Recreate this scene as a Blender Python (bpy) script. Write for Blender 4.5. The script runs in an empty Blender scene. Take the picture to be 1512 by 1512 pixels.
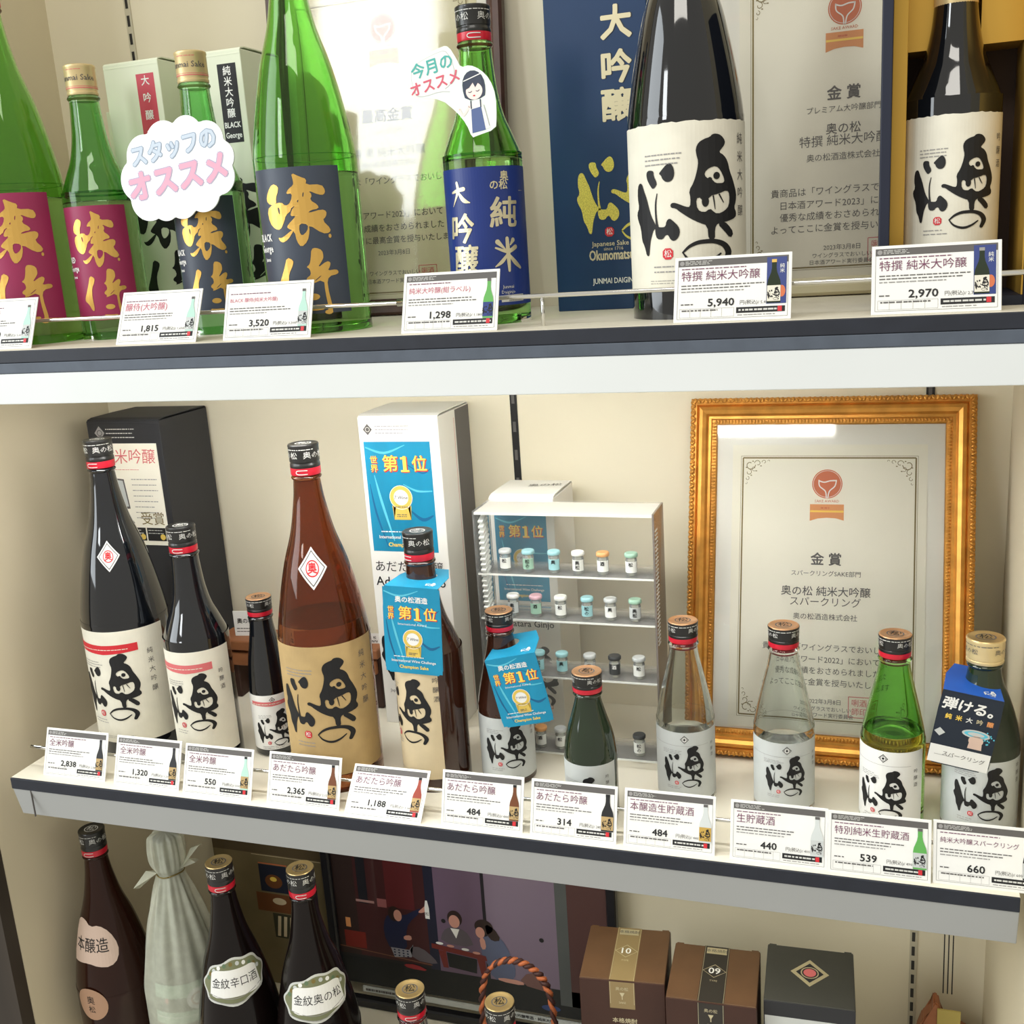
import bpy, bmesh, math, random
import numpy as np
from mathutils import Vector, Matrix
from mathutils.geometry import tessellate_polygon
random.seed(7)
PI = math.pi
sc = bpy.context.scene
COL = sc.collection
# ------------------------------------------------------------------ camera
cam_d = bpy.data.cameras.new('camera'); cam = bpy.data.objects.new('camera', cam_d); COL.objects.link(cam)
sc.camera = cam
CX, CY, CZ, YAW, PITCH, ROLL, FPX = .98934, -.92558, .58999, -.33318, -.24392, -.06573, 1580.83
fw = Vector((math.sin(YAW)*math.cos(PITCH), math.cos(YAW)*math.cos(PITCH), math.sin(PITCH)))
r0 = Vector((math.cos(YAW), -math.sin(YAW), 0)); u0 = r0.cross(fw)
r1 = r0*math.cos(ROLL)+u0*math.sin(ROLL); u1 = -r0*math.sin(ROLL)+u0*math.cos(ROLL)
cam.matrix_world = Matrix(((r1.x, u1.x, -fw.x, CX), (r1.y, u1.y, -fw.y, CY), (r1.z, u1.z, -fw.z, CZ), (0, 0, 0, 1)))
cam_d.sensor_width = 36; cam_d.lens = 36*FPX/1512; cam_d.clip_start = .05
# ------------------------------------------------------------------ world, lights, exposure
w = bpy.data.worlds.new('world'); sc.world = w; w.use_nodes = True
bg = w.node_tree.nodes['Background']; bg.inputs[0].default_value = (1.0, .95, .84, 1); bg.inputs[1].default_value = .64
def area(name, loc, target, sx, sy, power, color):
    d = bpy.data.lights.new(name, 'AREA'); d.shape = 'RECTANGLE'; d.size = sx; d.size_y = sy; d.energy = power; d.color = color
    o = bpy.data.objects.new(name, d); COL.objects.link(o); o.location = loc
    o.rotation_euler = (Vector(target)-Vector(loc)).to_track_quat('-Z', 'Y').to_euler(); return o
area('shop_window_light', (-1.7, -1.55, 1.5), (.3, -1.15, 1.15), 1.5, 2.4, 58, (.88, .95, 1.0))
area('front_window_light', (-1.22, -3.2, 2.02), (.2, .3, 1.0), .56, 1.26, 32, (.94, .98, 1.0))
area('ceiling_light', (.9, -1.5, 2.3), (.7, .2, .4), 1.2, .5, 17, (1.0, .96, .88))
sc.view_settings.view_transform = 'Standard'; sc.view_settings.look = 'None'
sc.view_settings.gamma = 1; sc.view_settings.use_curve_mapping = False
sc.view_settings.exposure = 0.0
sc.cycles.max_bounces = 10; sc.cycles.transmission_bounces = 8; sc.cycles.transparent_max_bounces = 16
sc.cycles.glossy_bounces = 4; sc.cycles.diffuse_bounces = 4
sc.cycles.sample_clamp_indirect = 6.0
# ------------------------------------------------------------------ materials
def lin(c):
    return tuple(((v/255)/12.92 if v/255 <= .04045 else ((v/255+.055)/1.055)**2.4) for v in c)
MATS = {}
def mat(name, rgb, rough=.5, metal=0, trans=0, ior=1.45, noise=0, nscale=30, bump=0, coat=0, spec=None, stretch=None):
    if name in MATS: return MATS[name]
    m = bpy.data.materials.new(name); m.use_nodes = True; nt = m.node_tree; b = nt.nodes['Principled BSDF']
    c = lin(rgb)
    b.inputs['Base Color'].default_value = (*c, 1); b.inputs['Roughness'].default_value = rough
    b.inputs['Metallic'].default_value = metal; b.inputs['Transmission Weight'].default_value = trans
    b.inputs['IOR'].default_value = ior; b.inputs['Coat Weight'].default_value = coat
    if spec is not None: b.inputs['Specular IOR Level'].default_value = spec
    if noise or bump:
        tc = nt.nodes.new('ShaderNodeTexCoord'); n = nt.nodes.new('ShaderNodeTexNoise')
        n.inputs['Scale'].default_value = nscale; n.inputs['Detail'].default_value = 5
        if stretch:
            mp = nt.nodes.new('ShaderNodeMapping'); mp.inputs['Scale'].default_value = stretch
            nt.links.new(tc.outputs['Object'], mp.inputs[0]); nt.links.new(mp.outputs[0], n.inputs['Vector'])
        else: nt.links.new(tc.outputs['Object'], n.inputs['Vector'])
        if noise:
            r = nt.nodes.new('ShaderNodeValToRGB'); r.color_ramp.elements[0].position = .3; r.color_ramp.elements[1].position = .7
            r.color_ramp.elements[0].color = (*[max(0, v*(1-noise)) for v in c], 1)
            r.color_ramp.elements[1].color = (*[min(1, v*(1+noise)) for v in c], 1)
            nt.links.new(n.outputs['Fac'], r.inputs[0]); nt.links.new(r.outputs[0], b.inputs['Base Color'])
        if bump:
            bp = nt.nodes.new('ShaderNodeBump'); bp.inputs['Strength'].default_value = bump; bp.inputs['Distance'].default_value = .002
            nt.links.new(n.outputs['Fac'], bp.inputs['Height']); nt.links.new(bp.outputs[0], b.inputs['Normal'])
    MATS[name] = m; return m
def clearmat(name, tint, spec, rough=.02, haze=0.0):
    """thin clear sheet: see-through with fresnel reflections and a little haze"""
    m = bpy.data.materials.new(name); m.use_nodes = True; nt = m.node_tree; nt.nodes.clear()
    out = nt.nodes.new('ShaderNodeOutputMaterial'); tr = nt.nodes.new('ShaderNodeBsdfTransparent'); tr.inputs[0].default_value = (*tint, 1)
    gl = nt.nodes.new('ShaderNodeBsdfGlossy'); gl.inputs['Roughness'].default_value = rough
    fr = nt.nodes.new('ShaderNodeFresnel'); fr.inputs[0].default_value = spec
    mx = nt.nodes.new('ShaderNodeMixShader'); nt.links.new(fr.outputs[0], mx.inputs[0]); nt.links.new(tr.outputs[0], mx.inputs[1]); nt.links.new(gl.outputs[0], mx.inputs[2])
    last = mx
    if haze:
        df = nt.nodes.new('ShaderNodeBsdfDiffuse'); df.inputs[0].default_value = (.85, .85, .83, 1)
        m2 = nt.nodes.new('ShaderNodeMixShader'); m2.inputs[0].default_value = haze
        nt.links.new(mx.outputs[0], m2.inputs[1]); nt.links.new(df.outputs[0], m2.inputs[2]); last = m2
    nt.links.new(last.outputs[0], out.inputs[0]); MATS[name] = m; return m
WALL = mat('cream_wall', (225, 217, 193), .75, noise=.03, nscale=6)
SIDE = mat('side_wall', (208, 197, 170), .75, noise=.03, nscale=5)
FASCIA = mat('white_enamel', (222, 226, 226), .4, noise=.02, nscale=8)
GREYFAS = mat('grey_fascia', (164, 166, 165), .45, noise=.02, nscale=8)  # middle shelf fascia, greyer and darker than the upper one
SHELF = mat('shelf_top', (232, 226, 208), .45, noise=.02, nscale=10)
NAVYEDGE = mat('dark_edge_band', (34, 38, 48), .5, noise=.1, nscale=60)
SLATE = mat('slate_edge_band', (82, 90, 102), .55, noise=.08, nscale=60)
CHROME = mat('chrome', (225, 225, 222), .12, metal=1)
DARKWOOD = mat('dark_wood', (52, 44, 36), .5, noise=.3, nscale=20, stretch=(1, 1, .1))
GGREEN = mat('green_glass', (172, 224, 164), .01, trans=1, ior=1.38)
GGREEN2 = mat('bright_green_glass', (178, 232, 146), .01, trans=1, ior=1.36)
GCLEAR = mat('clear_glass', (244, 248, 246), .01, trans=1, ior=1.36)
GBLACK = mat('black_glass', (12, 15, 20), .06, coat=.8, noise=.2, nscale=8)
GAMBER = mat('amber_glass', (164, 96, 52), .02, trans=.93, ior=1.42)
GAMBERD = mat('dark_amber_glass', (52, 26, 16), .1, coat=.5, noise=.2, nscale=10)
GOLIVE = mat('dark_green_glass', (30, 44, 26), .06, coat=.5, noise=.25, nscale=12)
GFROST = mat('frosted_silver_film', (196, 200, 200), .35, metal=.3)
INK = mat('black_ink', (22, 22, 24), .6)
INKG = mat('grey_ink', (95, 92, 90), .6)
INKL = mat('light_grey_ink', (150, 148, 146), .6)
RED = mat('red_ink', (205, 42, 52), .5)
PINKRED = mat('pale_red_ink', (214, 110, 112), .5)
MAROON = mat('plum_red_paper', (150, 42, 84), .45, noise=.06, nscale=20)
SLATEPAP = mat('slate_paper', (62, 70, 84), .4, noise=.06, nscale=20)
BLUEPAP = mat('royal_blue_paper', (30, 52, 122), .35, noise=.05, nscale=20)
WASHI = mat('washi_paper', (228, 224, 208), .7, noise=.05, nscale=40, bump=.2)
WHITEPAP = mat('white_paper', (236, 236, 232), .55, noise=.02, nscale=30)
TANPAP = mat('tan_paper', (186, 158, 108), .65, noise=.08, nscale=40, bump=.2)
BEIGEPAP = mat('beige_label_paper', (214, 196, 160), .65, noise=.06, nscale=40)
GREYPAP = mat('pale_grey_paper', (196, 200, 198), .55, noise=.04, nscale=30)
GOLDFOIL = mat('gold_foil', (224, 180, 96), .38, metal=.75)
GOLDINK = mat('gold_ink', (204, 168, 84), .45, metal=.3)
PALEGOLD = mat('pale_gold_foil', (216, 206, 172), .35, metal=.6)
YELGOLD = mat('speckled_gold', (214, 200, 92), .5, metal=.2, noise=.35, nscale=900)
BLACKCAP = mat('black_cap', (28, 28, 27), .35, coat=.3)
BRASSCAP = mat('brass_cap', (206, 178, 124), .3, metal=.7)
COPPERCAP = mat('copper_cap_top', (196, 150, 110), .35, metal=.6)
CREAMCAP = mat('cream_gold_cap', (222, 200, 150), .38, metal=.45)
REDCAP = mat('red_seal', (200, 24, 48), .35, coat=.3)
SILVERINK = mat('silver_ink', (205, 205, 200), .4)
FRAMEGOLD = mat('gilded_frame', (206, 146, 66), .38, metal=.6, noise=.2, nscale=60)
FRAMEBROWN = mat('brown_frame', (74, 50, 40), .4, noise=.25, nscale=40)
FRAMECREAM = mat('champagne_frame', (206, 196, 164), .45, noise=.05, nscale=20)
MAT_W = mat('mat_board', (242, 240, 231), .8)
CERT = mat('certificate_paper', (246, 242, 226), .7, noise=.02, nscale=12)
CERT2 = mat('yellowish_certificate_paper', (226, 218, 184), .7, noise=.02, nscale=12)
LINEG = mat('olive_gold_line', (128, 112, 62), .5, metal=.3)
ORANGE = mat('orange_print', (222, 150, 92), .6)
ORANGE2 = mat('copper_print', (206, 112, 72), .6)
NAVYBOX = mat('navy_box_card', (16, 52, 92), .45, noise=.08, nscale=15)
NAVYDK = mat('dark_navy_card', (25, 31, 50), .5, noise=.06, nscale=20)
GOLDCARD = mat('gold_card', (204, 162, 70), .35, metal=.5)
RECESSBRN = mat('recess_brown', (66, 48, 38), .6)  # dark brown back of the gold-lined recess
BLACKCARD = mat('charcoal_card', (40, 41, 45), .55, noise=.06, nscale=20)
WHITECARD = mat('white_box_card', (232, 230, 222), .5, noise=.02, nscale=20)
CREAMBOX = mat('pale_green_white_card', (222, 228, 204), .5, noise=.03, nscale=10)
TEAL = mat('teal_silk_print', (22, 138, 176), .45, noise=.22, nscale=14, stretch=(1, 1, .35))
TEALDK = mat('teal_print_dark', (20, 96, 140), .5)
TEALLT = mat('teal_print_light', (90, 190, 214), .5)
YELLOW = mat('yellow_print', (250, 214, 92), .5)
MEDALG = mat('medal_gold_print', (224, 192, 90), .5)
BLUEPR = mat('blue_print', (32, 92, 190), .5)
NIGHT = mat('night_print', (30, 40, 54), .5)
ACRYL = clearmat('clear_acrylic', (.99, .99, .98), 1.14, .05, .09)
ACRYLE = mat('acrylic_edge', (220, 222, 216), .3, coat=.5)
PANE = clearmat('picture_glass', (.99, .99, .985), 1.42, .07)
JARG = clearmat('jar_glass', (.90, .95, .93), 1.45, .05, .22)
WOODLT = mat('reddish_wood', (150, 96, 60), .5, noise=.3, nscale=14, stretch=(.2, 1, 1))
FILM = None
# ------------------------------------------------------------------ objects
def link(o, parent=None):
    COL.objects.link(o)
    if parent is not None: o.parent = parent
    return o
def tag(o, label, cat, group=None):
    o['label'] = label; o['category'] = cat
    if group: o['group'] = group
    return o
def thing(name, label, cat, loc=(0, 0, 0), rz=0, group=None, rx=0, ry=0):
    o = bpy.data.objects.new(name, None); o.empty_display_size = .02; COL.objects.link(o)
    o.location = loc; o.rotation_euler = (rx, ry, rz); return tag(o, label, cat, group)
def mesh(name, V, F, mats, parent=None, mi=None, smooth=False):
    me = bpy.data.meshes.new(name); me.from_pydata([tuple(v) for v in V], [], [tuple(f) for f in F])
    if not isinstance(mats, (list, tuple)): mats = [mats]
    for m in mats: me.materials.append(m)
    if mi is not None: me.polygons.foreach_set('material_index', mi)
    if smooth: me.polygons.foreach_set('use_smooth', [True]*len(me.polygons))
    me.update(); return link(bpy.data.objects.new(name, me), parent)
def bmobj(name, bm, mats, parent=None, smooth=False):
    bmesh.ops.recalc_face_normals(bm, faces=bm.faces)
    me = bpy.data.meshes.new(name); bm.to_mesh(me); bm.free()
    if not isinstance(mats, (list, tuple)): mats = [mats]
    for m in mats: me.materials.append(m)
    if smooth: me.polygons.foreach_set('use_smooth', [True]*len(me.polygons))
    me.update(); return link(bpy.data.objects.new(name, me), parent)
def box(name, x0, x1, y0, y1, z0, z1, m, parent=None, bev=0.0):
    bm = bmesh.new(); bmesh.ops.create_cube(bm, size=1)
    for v in bm.verts:
        v.co = Vector(((x0+x1)/2+v.co.x*(x1-x0), (y0+y1)/2+v.co.y*(y1-y0), (z0+z1)/2+v.co.z*(z1-z0)))
    if bev: bmesh.ops.bevel(bm, geom=list(bm.edges), offset=bev, segments=2, affect='EDGES', profile=.5)
    return bmobj(name, bm, m, parent)
def struct(o): o['kind'] = 'structure'; return o
def stuff(o): o['kind'] = 'stuff'; return o
def lathe(name, prof, m, parent=None, n=64, cx=0, cy=0, smooth=True, mis=None, fn=None):
    V, F, MI = [], [], []
    k = len(prof)
    for (r, z) in prof:
        for i in range(n):
            a = 2*PI*i/n
            rr = r*(fn(a, z) if fn else 1)
            V.append((cx+rr*math.sin(a), cy-rr*math.cos(a), z))
    for j in range(k-1):
        for i in range(n):
            F.append((j*n+i, j*n+(i+1) % n, (j+1)*n+(i+1) % n, (j+1)*n+i)); MI.append(mis[j] if mis else 0)
    F.append(tuple(range(n))[::-1]); MI.append(mis[0] if mis else 0)
    F.append(tuple((k-1)*n+i for i in range(n))); MI.append(mis[-1] if mis else 0)
    o = mesh(name, V, F, m, parent, MI)
    if smooth:
        o.data.polygons.foreach_set('use_smooth', [True]*(len(F)-2)+[False, False])
        o.data.set_sharp_from_angle(angle=math.radians(40))
    return o
def spline(pts, n=8):
    """Catmull-Rom through 2D profile points"""
    out = []; P = [pts[0]]+list(pts)+[pts[-1]]
    for i in range(1, len(P)-2):
        for t in range(n):
            t /= n; p0, p1, p2, p3 = P[i-1], P[i], P[i+1], P[i+2]
            out.append(tuple(.5*(2*p1[k]+(p2[k]-p0[k])*t+(2*p0[k]-5*p1[k]+4*p2[k]-p3[k])*t*t+(3*p1[k]-p0[k]-3*p2[k]+p3[k])*t**3) for k in range(len(p1))))
    out.append(tuple(pts[-1])); return out
def tube(name, pts, r, m, parent=None, n=10, sm=6):
    P = [Vector(p) for p in (spline(pts, sm) if sm else pts)]
    V, F = [], []
    for i, p in enumerate(P):
        d = (P[min(i+1, len(P)-1)]-P[max(i-1, 0)]).normalized()
        a = d.cross(Vector((0, 0, 1)));
        if a.length < .1: a = d.cross(Vector((0, 1, 0)))
        a.normalize(); b = a.cross(d)
        for k in range(n):
            t = 2*PI*k/n; V.append(p+a*r*math.cos(t)+b*r*math.sin(t))
    for i in range(len(P)-1):
        for k in range(n): F.append((i*n+k, i*n+(k+1) % n, (i+1)*n+(k+1) % n, (i+1)*n+k))
    F.append(tuple(range(n))[::-1]); F.append(tuple((len(P)-1)*n+k for k in range(n)))
    bm = bmesh.new(); me = bpy.data.meshes.new('t'); me.from_pydata([tuple(v) for v in V], [], F); bm.from_mesh(me); bpy.data.meshes.remove(me)
    return bmobj(name, bm, m, parent, smooth=True)
# ------------------------------------------------------------------ flat print: lettering and artwork as thin geometry
TC = {}
def text_geo(s, bold=0, res=2):
    key = (s, bold, res)
    if key in TC: return TC[key]
    c = bpy.data.curves.new('t', 'FONT'); c.body = s; c.resolution_u = res; c.offset = bold; c.align_x = 'LEFT'
    o = bpy.data.objects.new('t', c); COL.objects.link(o)
    dg = bpy.context.evaluated_depsgraph_get(); me = bpy.data.meshes.new_from_object(o.evaluated_get(dg))
    V = np.zeros(len(me.vertices)*3); me.vertices.foreach_get('co', V); V = V.reshape(-1, 3)[:, :2].copy()
    F = [tuple(p.vertices) for p in me.polygons]
    bpy.data.objects.remove(o); bpy.data.curves.remove(c); bpy.data.meshes.remove(me)
    TC[key] = (V, F); return TC[key]
class Art:
    def __init__(s): s.items = []
    def add(s, V, F, m, layer):
        if len(F): s.items.append((np.asarray(V, float).reshape(-1, 2), F, m, layer))
    def text(s, t, x, y, size, m, al='C', bold=0, vert=False, sx=1, rot=0, layer=3, res=2, gap=1.0, shear=0):
        """size = height of a full-width character; y = centre line"""
        if vert:
            for i, ch in enumerate(t):
                if ch != ' ': s.text(ch, x, y-i*size*gap, size, m, 'C', bold, False, sx, rot, layer, res, 1, shear)
            return
        if bold > 0:
            d = bold*size*.75; n = 4 if size < .02 else 8
            for i in range(n): s.text(t, x+d*math.cos(2*PI*i/n+.4), y+d*math.sin(2*PI*i/n+.4), size, m, al, 0, False, sx, rot, layer+i*.1, res, gap, shear)
            return
        V, F = text_geo(t, 0, res)
        if not len(V): return
        V = V.copy(); wdt = V[:, 0].max()-V[:, 0].min(); V[:, 0] -= V[:, 0].min(); V[:, 1] -= .33
        V[:, 0] += V[:, 1]*shear
        if al == 'C': V[:, 0] -= wdt/2
        if al == 'R': V[:, 0] -= wdt
        V[:, 0] *= size*sx; V[:, 1] *= size
        c, q = math.cos(rot), math.sin(rot); V = V @ np.array([[c, q], [-q, c]]); V[:, 0] += x; V[:, 1] += y
        s.add(V, F, m, layer)
    def poly(s, pts, m, holes=(), layer=2, smooth=0):
        def ch(P, n):
            for _ in range(n):
                Q = []
                for i in range(len(P)):
                    a, b = P[i], P[(i+1) % len(P)]
                    Q += [(a[0]*.75+b[0]*.25, a[1]*.75+b[1]*.25), (a[0]*.25+b[0]*.75, a[1]*.25+b[1]*.75)]
                P = Q
            return P
        loops = [ch(list(pts), smooth)]+[ch(list(h), smooth) for h in holes]
        T = tessellate_polygon([[Vector((p[0], p[1], 0)) for p in L] for L in loops])
        s.add([p for L in loops for p in L], [tuple(t) for t in T], m, layer)
    def rect(s, x0, y0, x1, y1, m, layer=1): s.add([(x0, y0), (x1, y0), (x1, y1), (x0, y1)], [(0, 1, 2, 3)], m, layer)
    def line(s, x0, y0, x1, y1, wd, m, layer=2):
        dx, dy = x1-x0, y1-y0; L = math.hypot(dx, dy) or 1; nx, ny = -dy/L*wd/2, dx/L*wd/2
        s.add([(x0+nx, y0+ny), (x0-nx, y0-ny), (x1-nx, y1-ny), (x1+nx, y1+ny)], [(0, 1, 2, 3)], m, layer)
    def border(s, x0, y0, x1, y1, wd, m, layer=2):
        for a in ((x0, y0, x1, y0), (x1, y0, x1, y1), (x1, y1, x0, y1), (x0, y1, x0, y0)): s.line(*a, wd, m, layer)
    def ell(s, cx, cy, rx, ry, m, layer=2, n=28, inner=0):
        P = [(cx+rx*math.cos(2*PI*i/n), cy+ry*math.sin(2*PI*i/n)) for i in range(n)]
        if inner:
            Q = [(cx+(p[0]-cx)*inner, cy+(p[1]-cy)*inner) for p in P]
            s.add(P+Q, [(i, (i+1) % n, n+(i+1) % n, n+i) for i in range(n)], m, layer)
        else: s.add(P, [tuple(range(n))], m, layer)
    def ribbon(s, pts, m, layer=3, k=5, cap=True):
        P = spline(pts, k) if len(pts) > 2 else list(pts); V = []; n = len(P)
        for i, p in enumerate(P):
            a, b = P[max(i-1, 0)], P[min(i+1, n-1)]; dx, dy = b[0]-a[0], b[1]-a[1]; L = math.hypot(dx, dy) or 1
            V += [(p[0]-dy/L*p[2]/2, p[1]+dx/L*p[2]/2), (p[0]+dy/L*p[2]/2, p[1]-dx/L*p[2]/2)]
        s.add(V, [(2*i, 2*i+1, 2*i+3, 2*i+2) for i in range(n-1)], m, layer)
        if cap:
            for p in (P[0], P[-1]): s.ell(p[0], p[1], p[2]/2, p[2]/2, m, layer, 10)
    def shift(s, f, start=0):
        s.items = s.items[:start]+[(np.array([f(*p) for p in V]), F, m, l) for V, F, m, l in s.items[start:]]
    def build(s, name, parent, mp, step=None, eps=.00012):
        """mp(u, v, lift) -> xyz; step slices the artwork so that it can follow a curved surface"""
        mats, groups = [], {}
        for V, F, m, l in s.items: groups.setdefault((m.name, l), []).append((V, F, m))
        AV, AF, AM = [], [], []; off = 0
        for (mn, l), its in groups.items():
            m = its[0][2]
            if m not in mats: mats.append(m)
            mi = mats.index(m)
            if step:
                bm = bmesh.new()
                for V, F, _ in its:
                    vs = [bm.verts.new((p[0], p[1], 0)) for p in V]
                    for f in F:
                        try: bm.faces.new([vs[i] for i in f])
                        except ValueError: pass
                if not bm.verts: bm.free(); continue
                xs = [v.co.x for v in bm.verts]; a, b = min(xs), max(xs)
                q = math.floor(a/step)+1
                while q*step < b:
                    bmesh.ops.bisect_plane(bm, geom=bm.verts[:]+bm.edges[:]+bm.faces[:], plane_co=(q*step, 0, 0), plane_no=(1, 0, 0)); q += 1
                bm.verts.ensure_lookup_table(); bm.verts.index_update()
                vv = [(v.co.x, v.co.y) for v in bm.verts]; ff = [[v.index for v in f.verts] for f in bm.faces]; bm.free()
            else:
                vv, ff, o2 = [], [], 0
                for V, F, _ in its:
                    vv += [tuple(p) for p in V]; ff += [[i+o2 for i in f] for f in F]; o2 += len(V)
            for p in vv: AV.append(mp(p[0], p[1], l*eps))
            for f in ff: AF.append([i+off for i in f]); AM.append(mi)
            off += len(vv)
        if not AV: return None
        return mesh(name, AV, AF, mats, parent, AM)
def flat(y=0, x=0, z=0):
    return lambda u, v, l: (x+u, y-l, z+v)
def sideface(xf):      # +X face, u runs back
    return lambda u, v, l: (xf+l, u, v)
def topface(zf): return lambda u, v, l: (u, v, zf+l)
def cyl(R): return lambda u, v, l: ((R+l)*math.sin(u/R), -(R+l)*math.cos(u/R), v)
# ------------------------------------------------------------------ the brush logo of the labels, traced in its own units (R = 478)
LOGO = []
def _logo():
    W = [(470, 675), (490, 680), (505, 740), (525, 800), (540, 870), (560, 950), (590, 1010), (602, 1040), (575, 1060), (562, 1100), (548, 1150), (540, 1210), (532, 1285), (512, 1280), (503, 1230), (492, 1190), (478, 1160), (470, 1050), (450, 985), (443, 930), (462, 880), (452, 800), (456, 710)]
    D1 = [(560, 570), (588, 575), (590, 620), (610, 660), (612, 690), (580, 725), (560, 700), (535, 650), (528, 600), (540, 575)]
    D2 = [(722, 508), (748, 530), (762, 580), (755, 625), (730, 658), (690, 665), (660, 640), (650, 608), (630, 597), (660, 560), (692, 525)]
    M = [(590, 1030), (640, 1036), (675, 1030), (685, 980), (712, 958), (745, 985), (782, 1020), (797, 1060), (785, 1112), (750, 1146), (718, 1140), (695, 1095), (672, 1100), (650, 1136), (602, 1136), (588, 1085)]
    A = [(1110, 275), (1150, 290), (1182, 335), (1175, 370), (1150, 400), (1130, 425), (1170, 450), (1200, 500), (1215, 580), (1240, 650), (1266, 760), (1262, 830), (1247, 880), (1264, 920), (1258, 965), (1190, 992), (1110, 1000), (1087, 1040), (1087, 1135), (1033, 1135), (1025, 1010), (960, 990), (880, 955), (800, 905), (765, 877), (725, 872), (720, 845), (745, 828), (790, 840), (850, 862), (885, 862), (890, 790), (878, 730), (920, 660), (950, 560), (960, 490), (945, 440), (940, 390), (965, 340), (1010, 312), (1060, 300), (1075, 280)]
    H1 = [(1008, 580), (1050, 545), (1105, 533), (1142, 570), (1174, 650), (1160, 677), (1100, 674), (1070, 640), (1018, 622)]
    H2 = [(935, 792), (975, 780), (1000, 850), (1050, 772), (1120, 760), (1192, 733), (1212, 770), (1206, 862), (1170, 902), (1110, 926), (1078, 902), (1050, 874), (1000, 907), (943, 882)]
    L = [(1112, 1010), (1160, 1062), (1214, 1135), (1242, 1088), (1192, 1010), (1150, 985)]
    a = Art(); K = INK
    for P in (W, D1, D2, M, L): a.poly(P, K, smooth=1)
    a.poly(A, K, [H1, H2], smooth=1)
    a.ell(1108, 612, 27, 30, K, 2, 16); a.ell(1052, 642, 20, 22, K, 2, 14); a.ell(1012, 815, 30, 44, K, 2, 16)
    a.ribbon([(1078, 775, 12), (1086, 830, 10), (1092, 882, 6)], K, 2); a.ribbon([(1128, 765, 12), (1145, 800, 10), (1162, 832, 6)], K, 2)
    a.ribbon([(612, 760, 7), (600, 830, 12), (597, 900, 14), (600, 970, 16), (606, 1032, 22)], K, 2)
    a.ribbon([(815, 1240, 14), (880, 1182, 26), (970, 1146, 34), (1080, 1146, 38), (1160, 1180, 46), (1196, 1245, 50), (1172, 1318, 40)], K, 2)
    a.ribbon([(815, 1240, 12), (868, 1298, 22), (960, 1324, 28), (1060, 1300, 24), (1132, 1252, 14)], K, 2)
    def f(x, y):
        q = max(-.97, min(.97, (x-862)/478)); top = np.interp(x, [385, 640, 1000, 1340], [235, 203, 166, 172])
        return (478*math.asin(q)/855, (275-y+(top-168)*.9)/855)
    a.shift(f); return a.items
LOGO = _logo()
def put_logo(a, k, ztop, sealm=RED, ink=None, layer=3, seal=True):
    """k = height of the tall character"""
    for V, F, m, l in LOGO: a.add(V*k+np.array([0, ztop]), F, ink or m, layer)
    if seal:
        cx, cy = -.207*k, ztop-1.115*k; q = .055*k
        a.poly([(cx-q, cy-q), (cx+q, cy-q), (cx+q, cy+q), (cx-q, cy+q)], sealm, layer=layer, smooth=1)
        a.text('松', cx, cy, q*1.5, WHITEPAP, layer=layer+1, res=1)
def brush_jo(a, s, x, y, m, mw, R=None):
    """two brushed characters, one over the other; R = radius when wrapped round a bottle"""
    if R:
        def q_(px, py):
            r = 406+.024*(py-100); c = 427+.084*(py-100); v = max(-.97, min(.97, (px-c)/r))
            return (R*(math.asin(v)+math.radians(18)), y-(py-100+.045*(px-45))*s)
    else: q_ = lambda px, py: (x+(px-45)*s*1.15, y-(py-100)*s)
    f = lambda P: [q_(p[0], p[1]) for p in P]
    g = lambda P: [(*q_(p[0], p[1]), p[2]*s) for p in P]
    a.poly(f([(172, 193), (215, 215), (212, 255), (195, 300), (196, 350), (150, 355), (120, 320), (135, 250)]), mw, smooth=1)
    a.poly(f([(125, 390), (170, 350), (235, 335), (265, 365), (300, 350), (312, 400), (265, 437), (255, 480), (222, 548), (180, 540), (140, 490)]), mw, [f([(205, 370), (222, 385), (222, 435), (208, 410)])], smooth=1)
    a.poly(f([(315, 115), (380, 148), (430, 165), (422, 210), (540, 205), (570, 250), (560, 285), (520, 285), (440, 252), (470, 285), (452, 325), (510, 360), (520, 390), (455, 402), (435, 425), (540, 395), (578, 410), (575, 450), (545, 480), (610, 545), (600, 578), (545, 582), (440, 512), (447, 560), (430, 640), (380, 687), (345, 640), (330, 560), (272, 535), (280, 510), (350, 440), (300, 447), (310, 400), (345, 360), (290, 397), (275, 370), (310, 330), (320, 270), (272, 277), (290, 240), (330, 210), (330, 180)]), m,
           [f([(370, 500), (435, 510), (430, 560), (385, 600), (365, 560)]), f([(352, 330), (368, 318), (362, 345)]), f([(398, 270), (408, 262), (404, 300), (396, 300)])], smooth=1)
    a.poly(f([(200, 605), (225, 612), (260, 590), (310, 550), (326, 552), (280, 622), (240, 646), (215, 636)]), mw, smooth=1)
    a.ell(*q_(603, 600), 12*s, 16*s, m)
    a.poly(f([(262, 760), (312, 785), (310, 820), (275, 890), (270, 950), (272, 1000), (288, 1110), (262, 1122), (225, 1050), (185, 1020), (190, 980), (215, 920), (240, 840)]), mw, smooth=1)
    a.poly(f([(455, 700), (490, 690), (540, 710), (550, 760), (543, 785), (500, 850), (575, 795), (605, 805), (600, 840), (580, 872), (650, 860), (670, 880), (660, 900), (590, 915), (575, 980), (628, 1195), (600, 1217), (555, 1208), (560, 1185), (588, 1178), (560, 1040), (550, 935), (430, 985), (440, 960), (413, 945), (415, 925), (450, 900), (440, 855), (413, 840), (440, 820), (450, 770)]), m,
           [f([(480, 945), (530, 905), (528, 915), (482, 952)])], smooth=1)
    a.ell(*q_(470, 1075), 46*s, 26*s, m)
    a.ribbon(g([(410, 1165, 22), (470, 1170, 30), (540, 1165, 26)]), m, 2)
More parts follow.
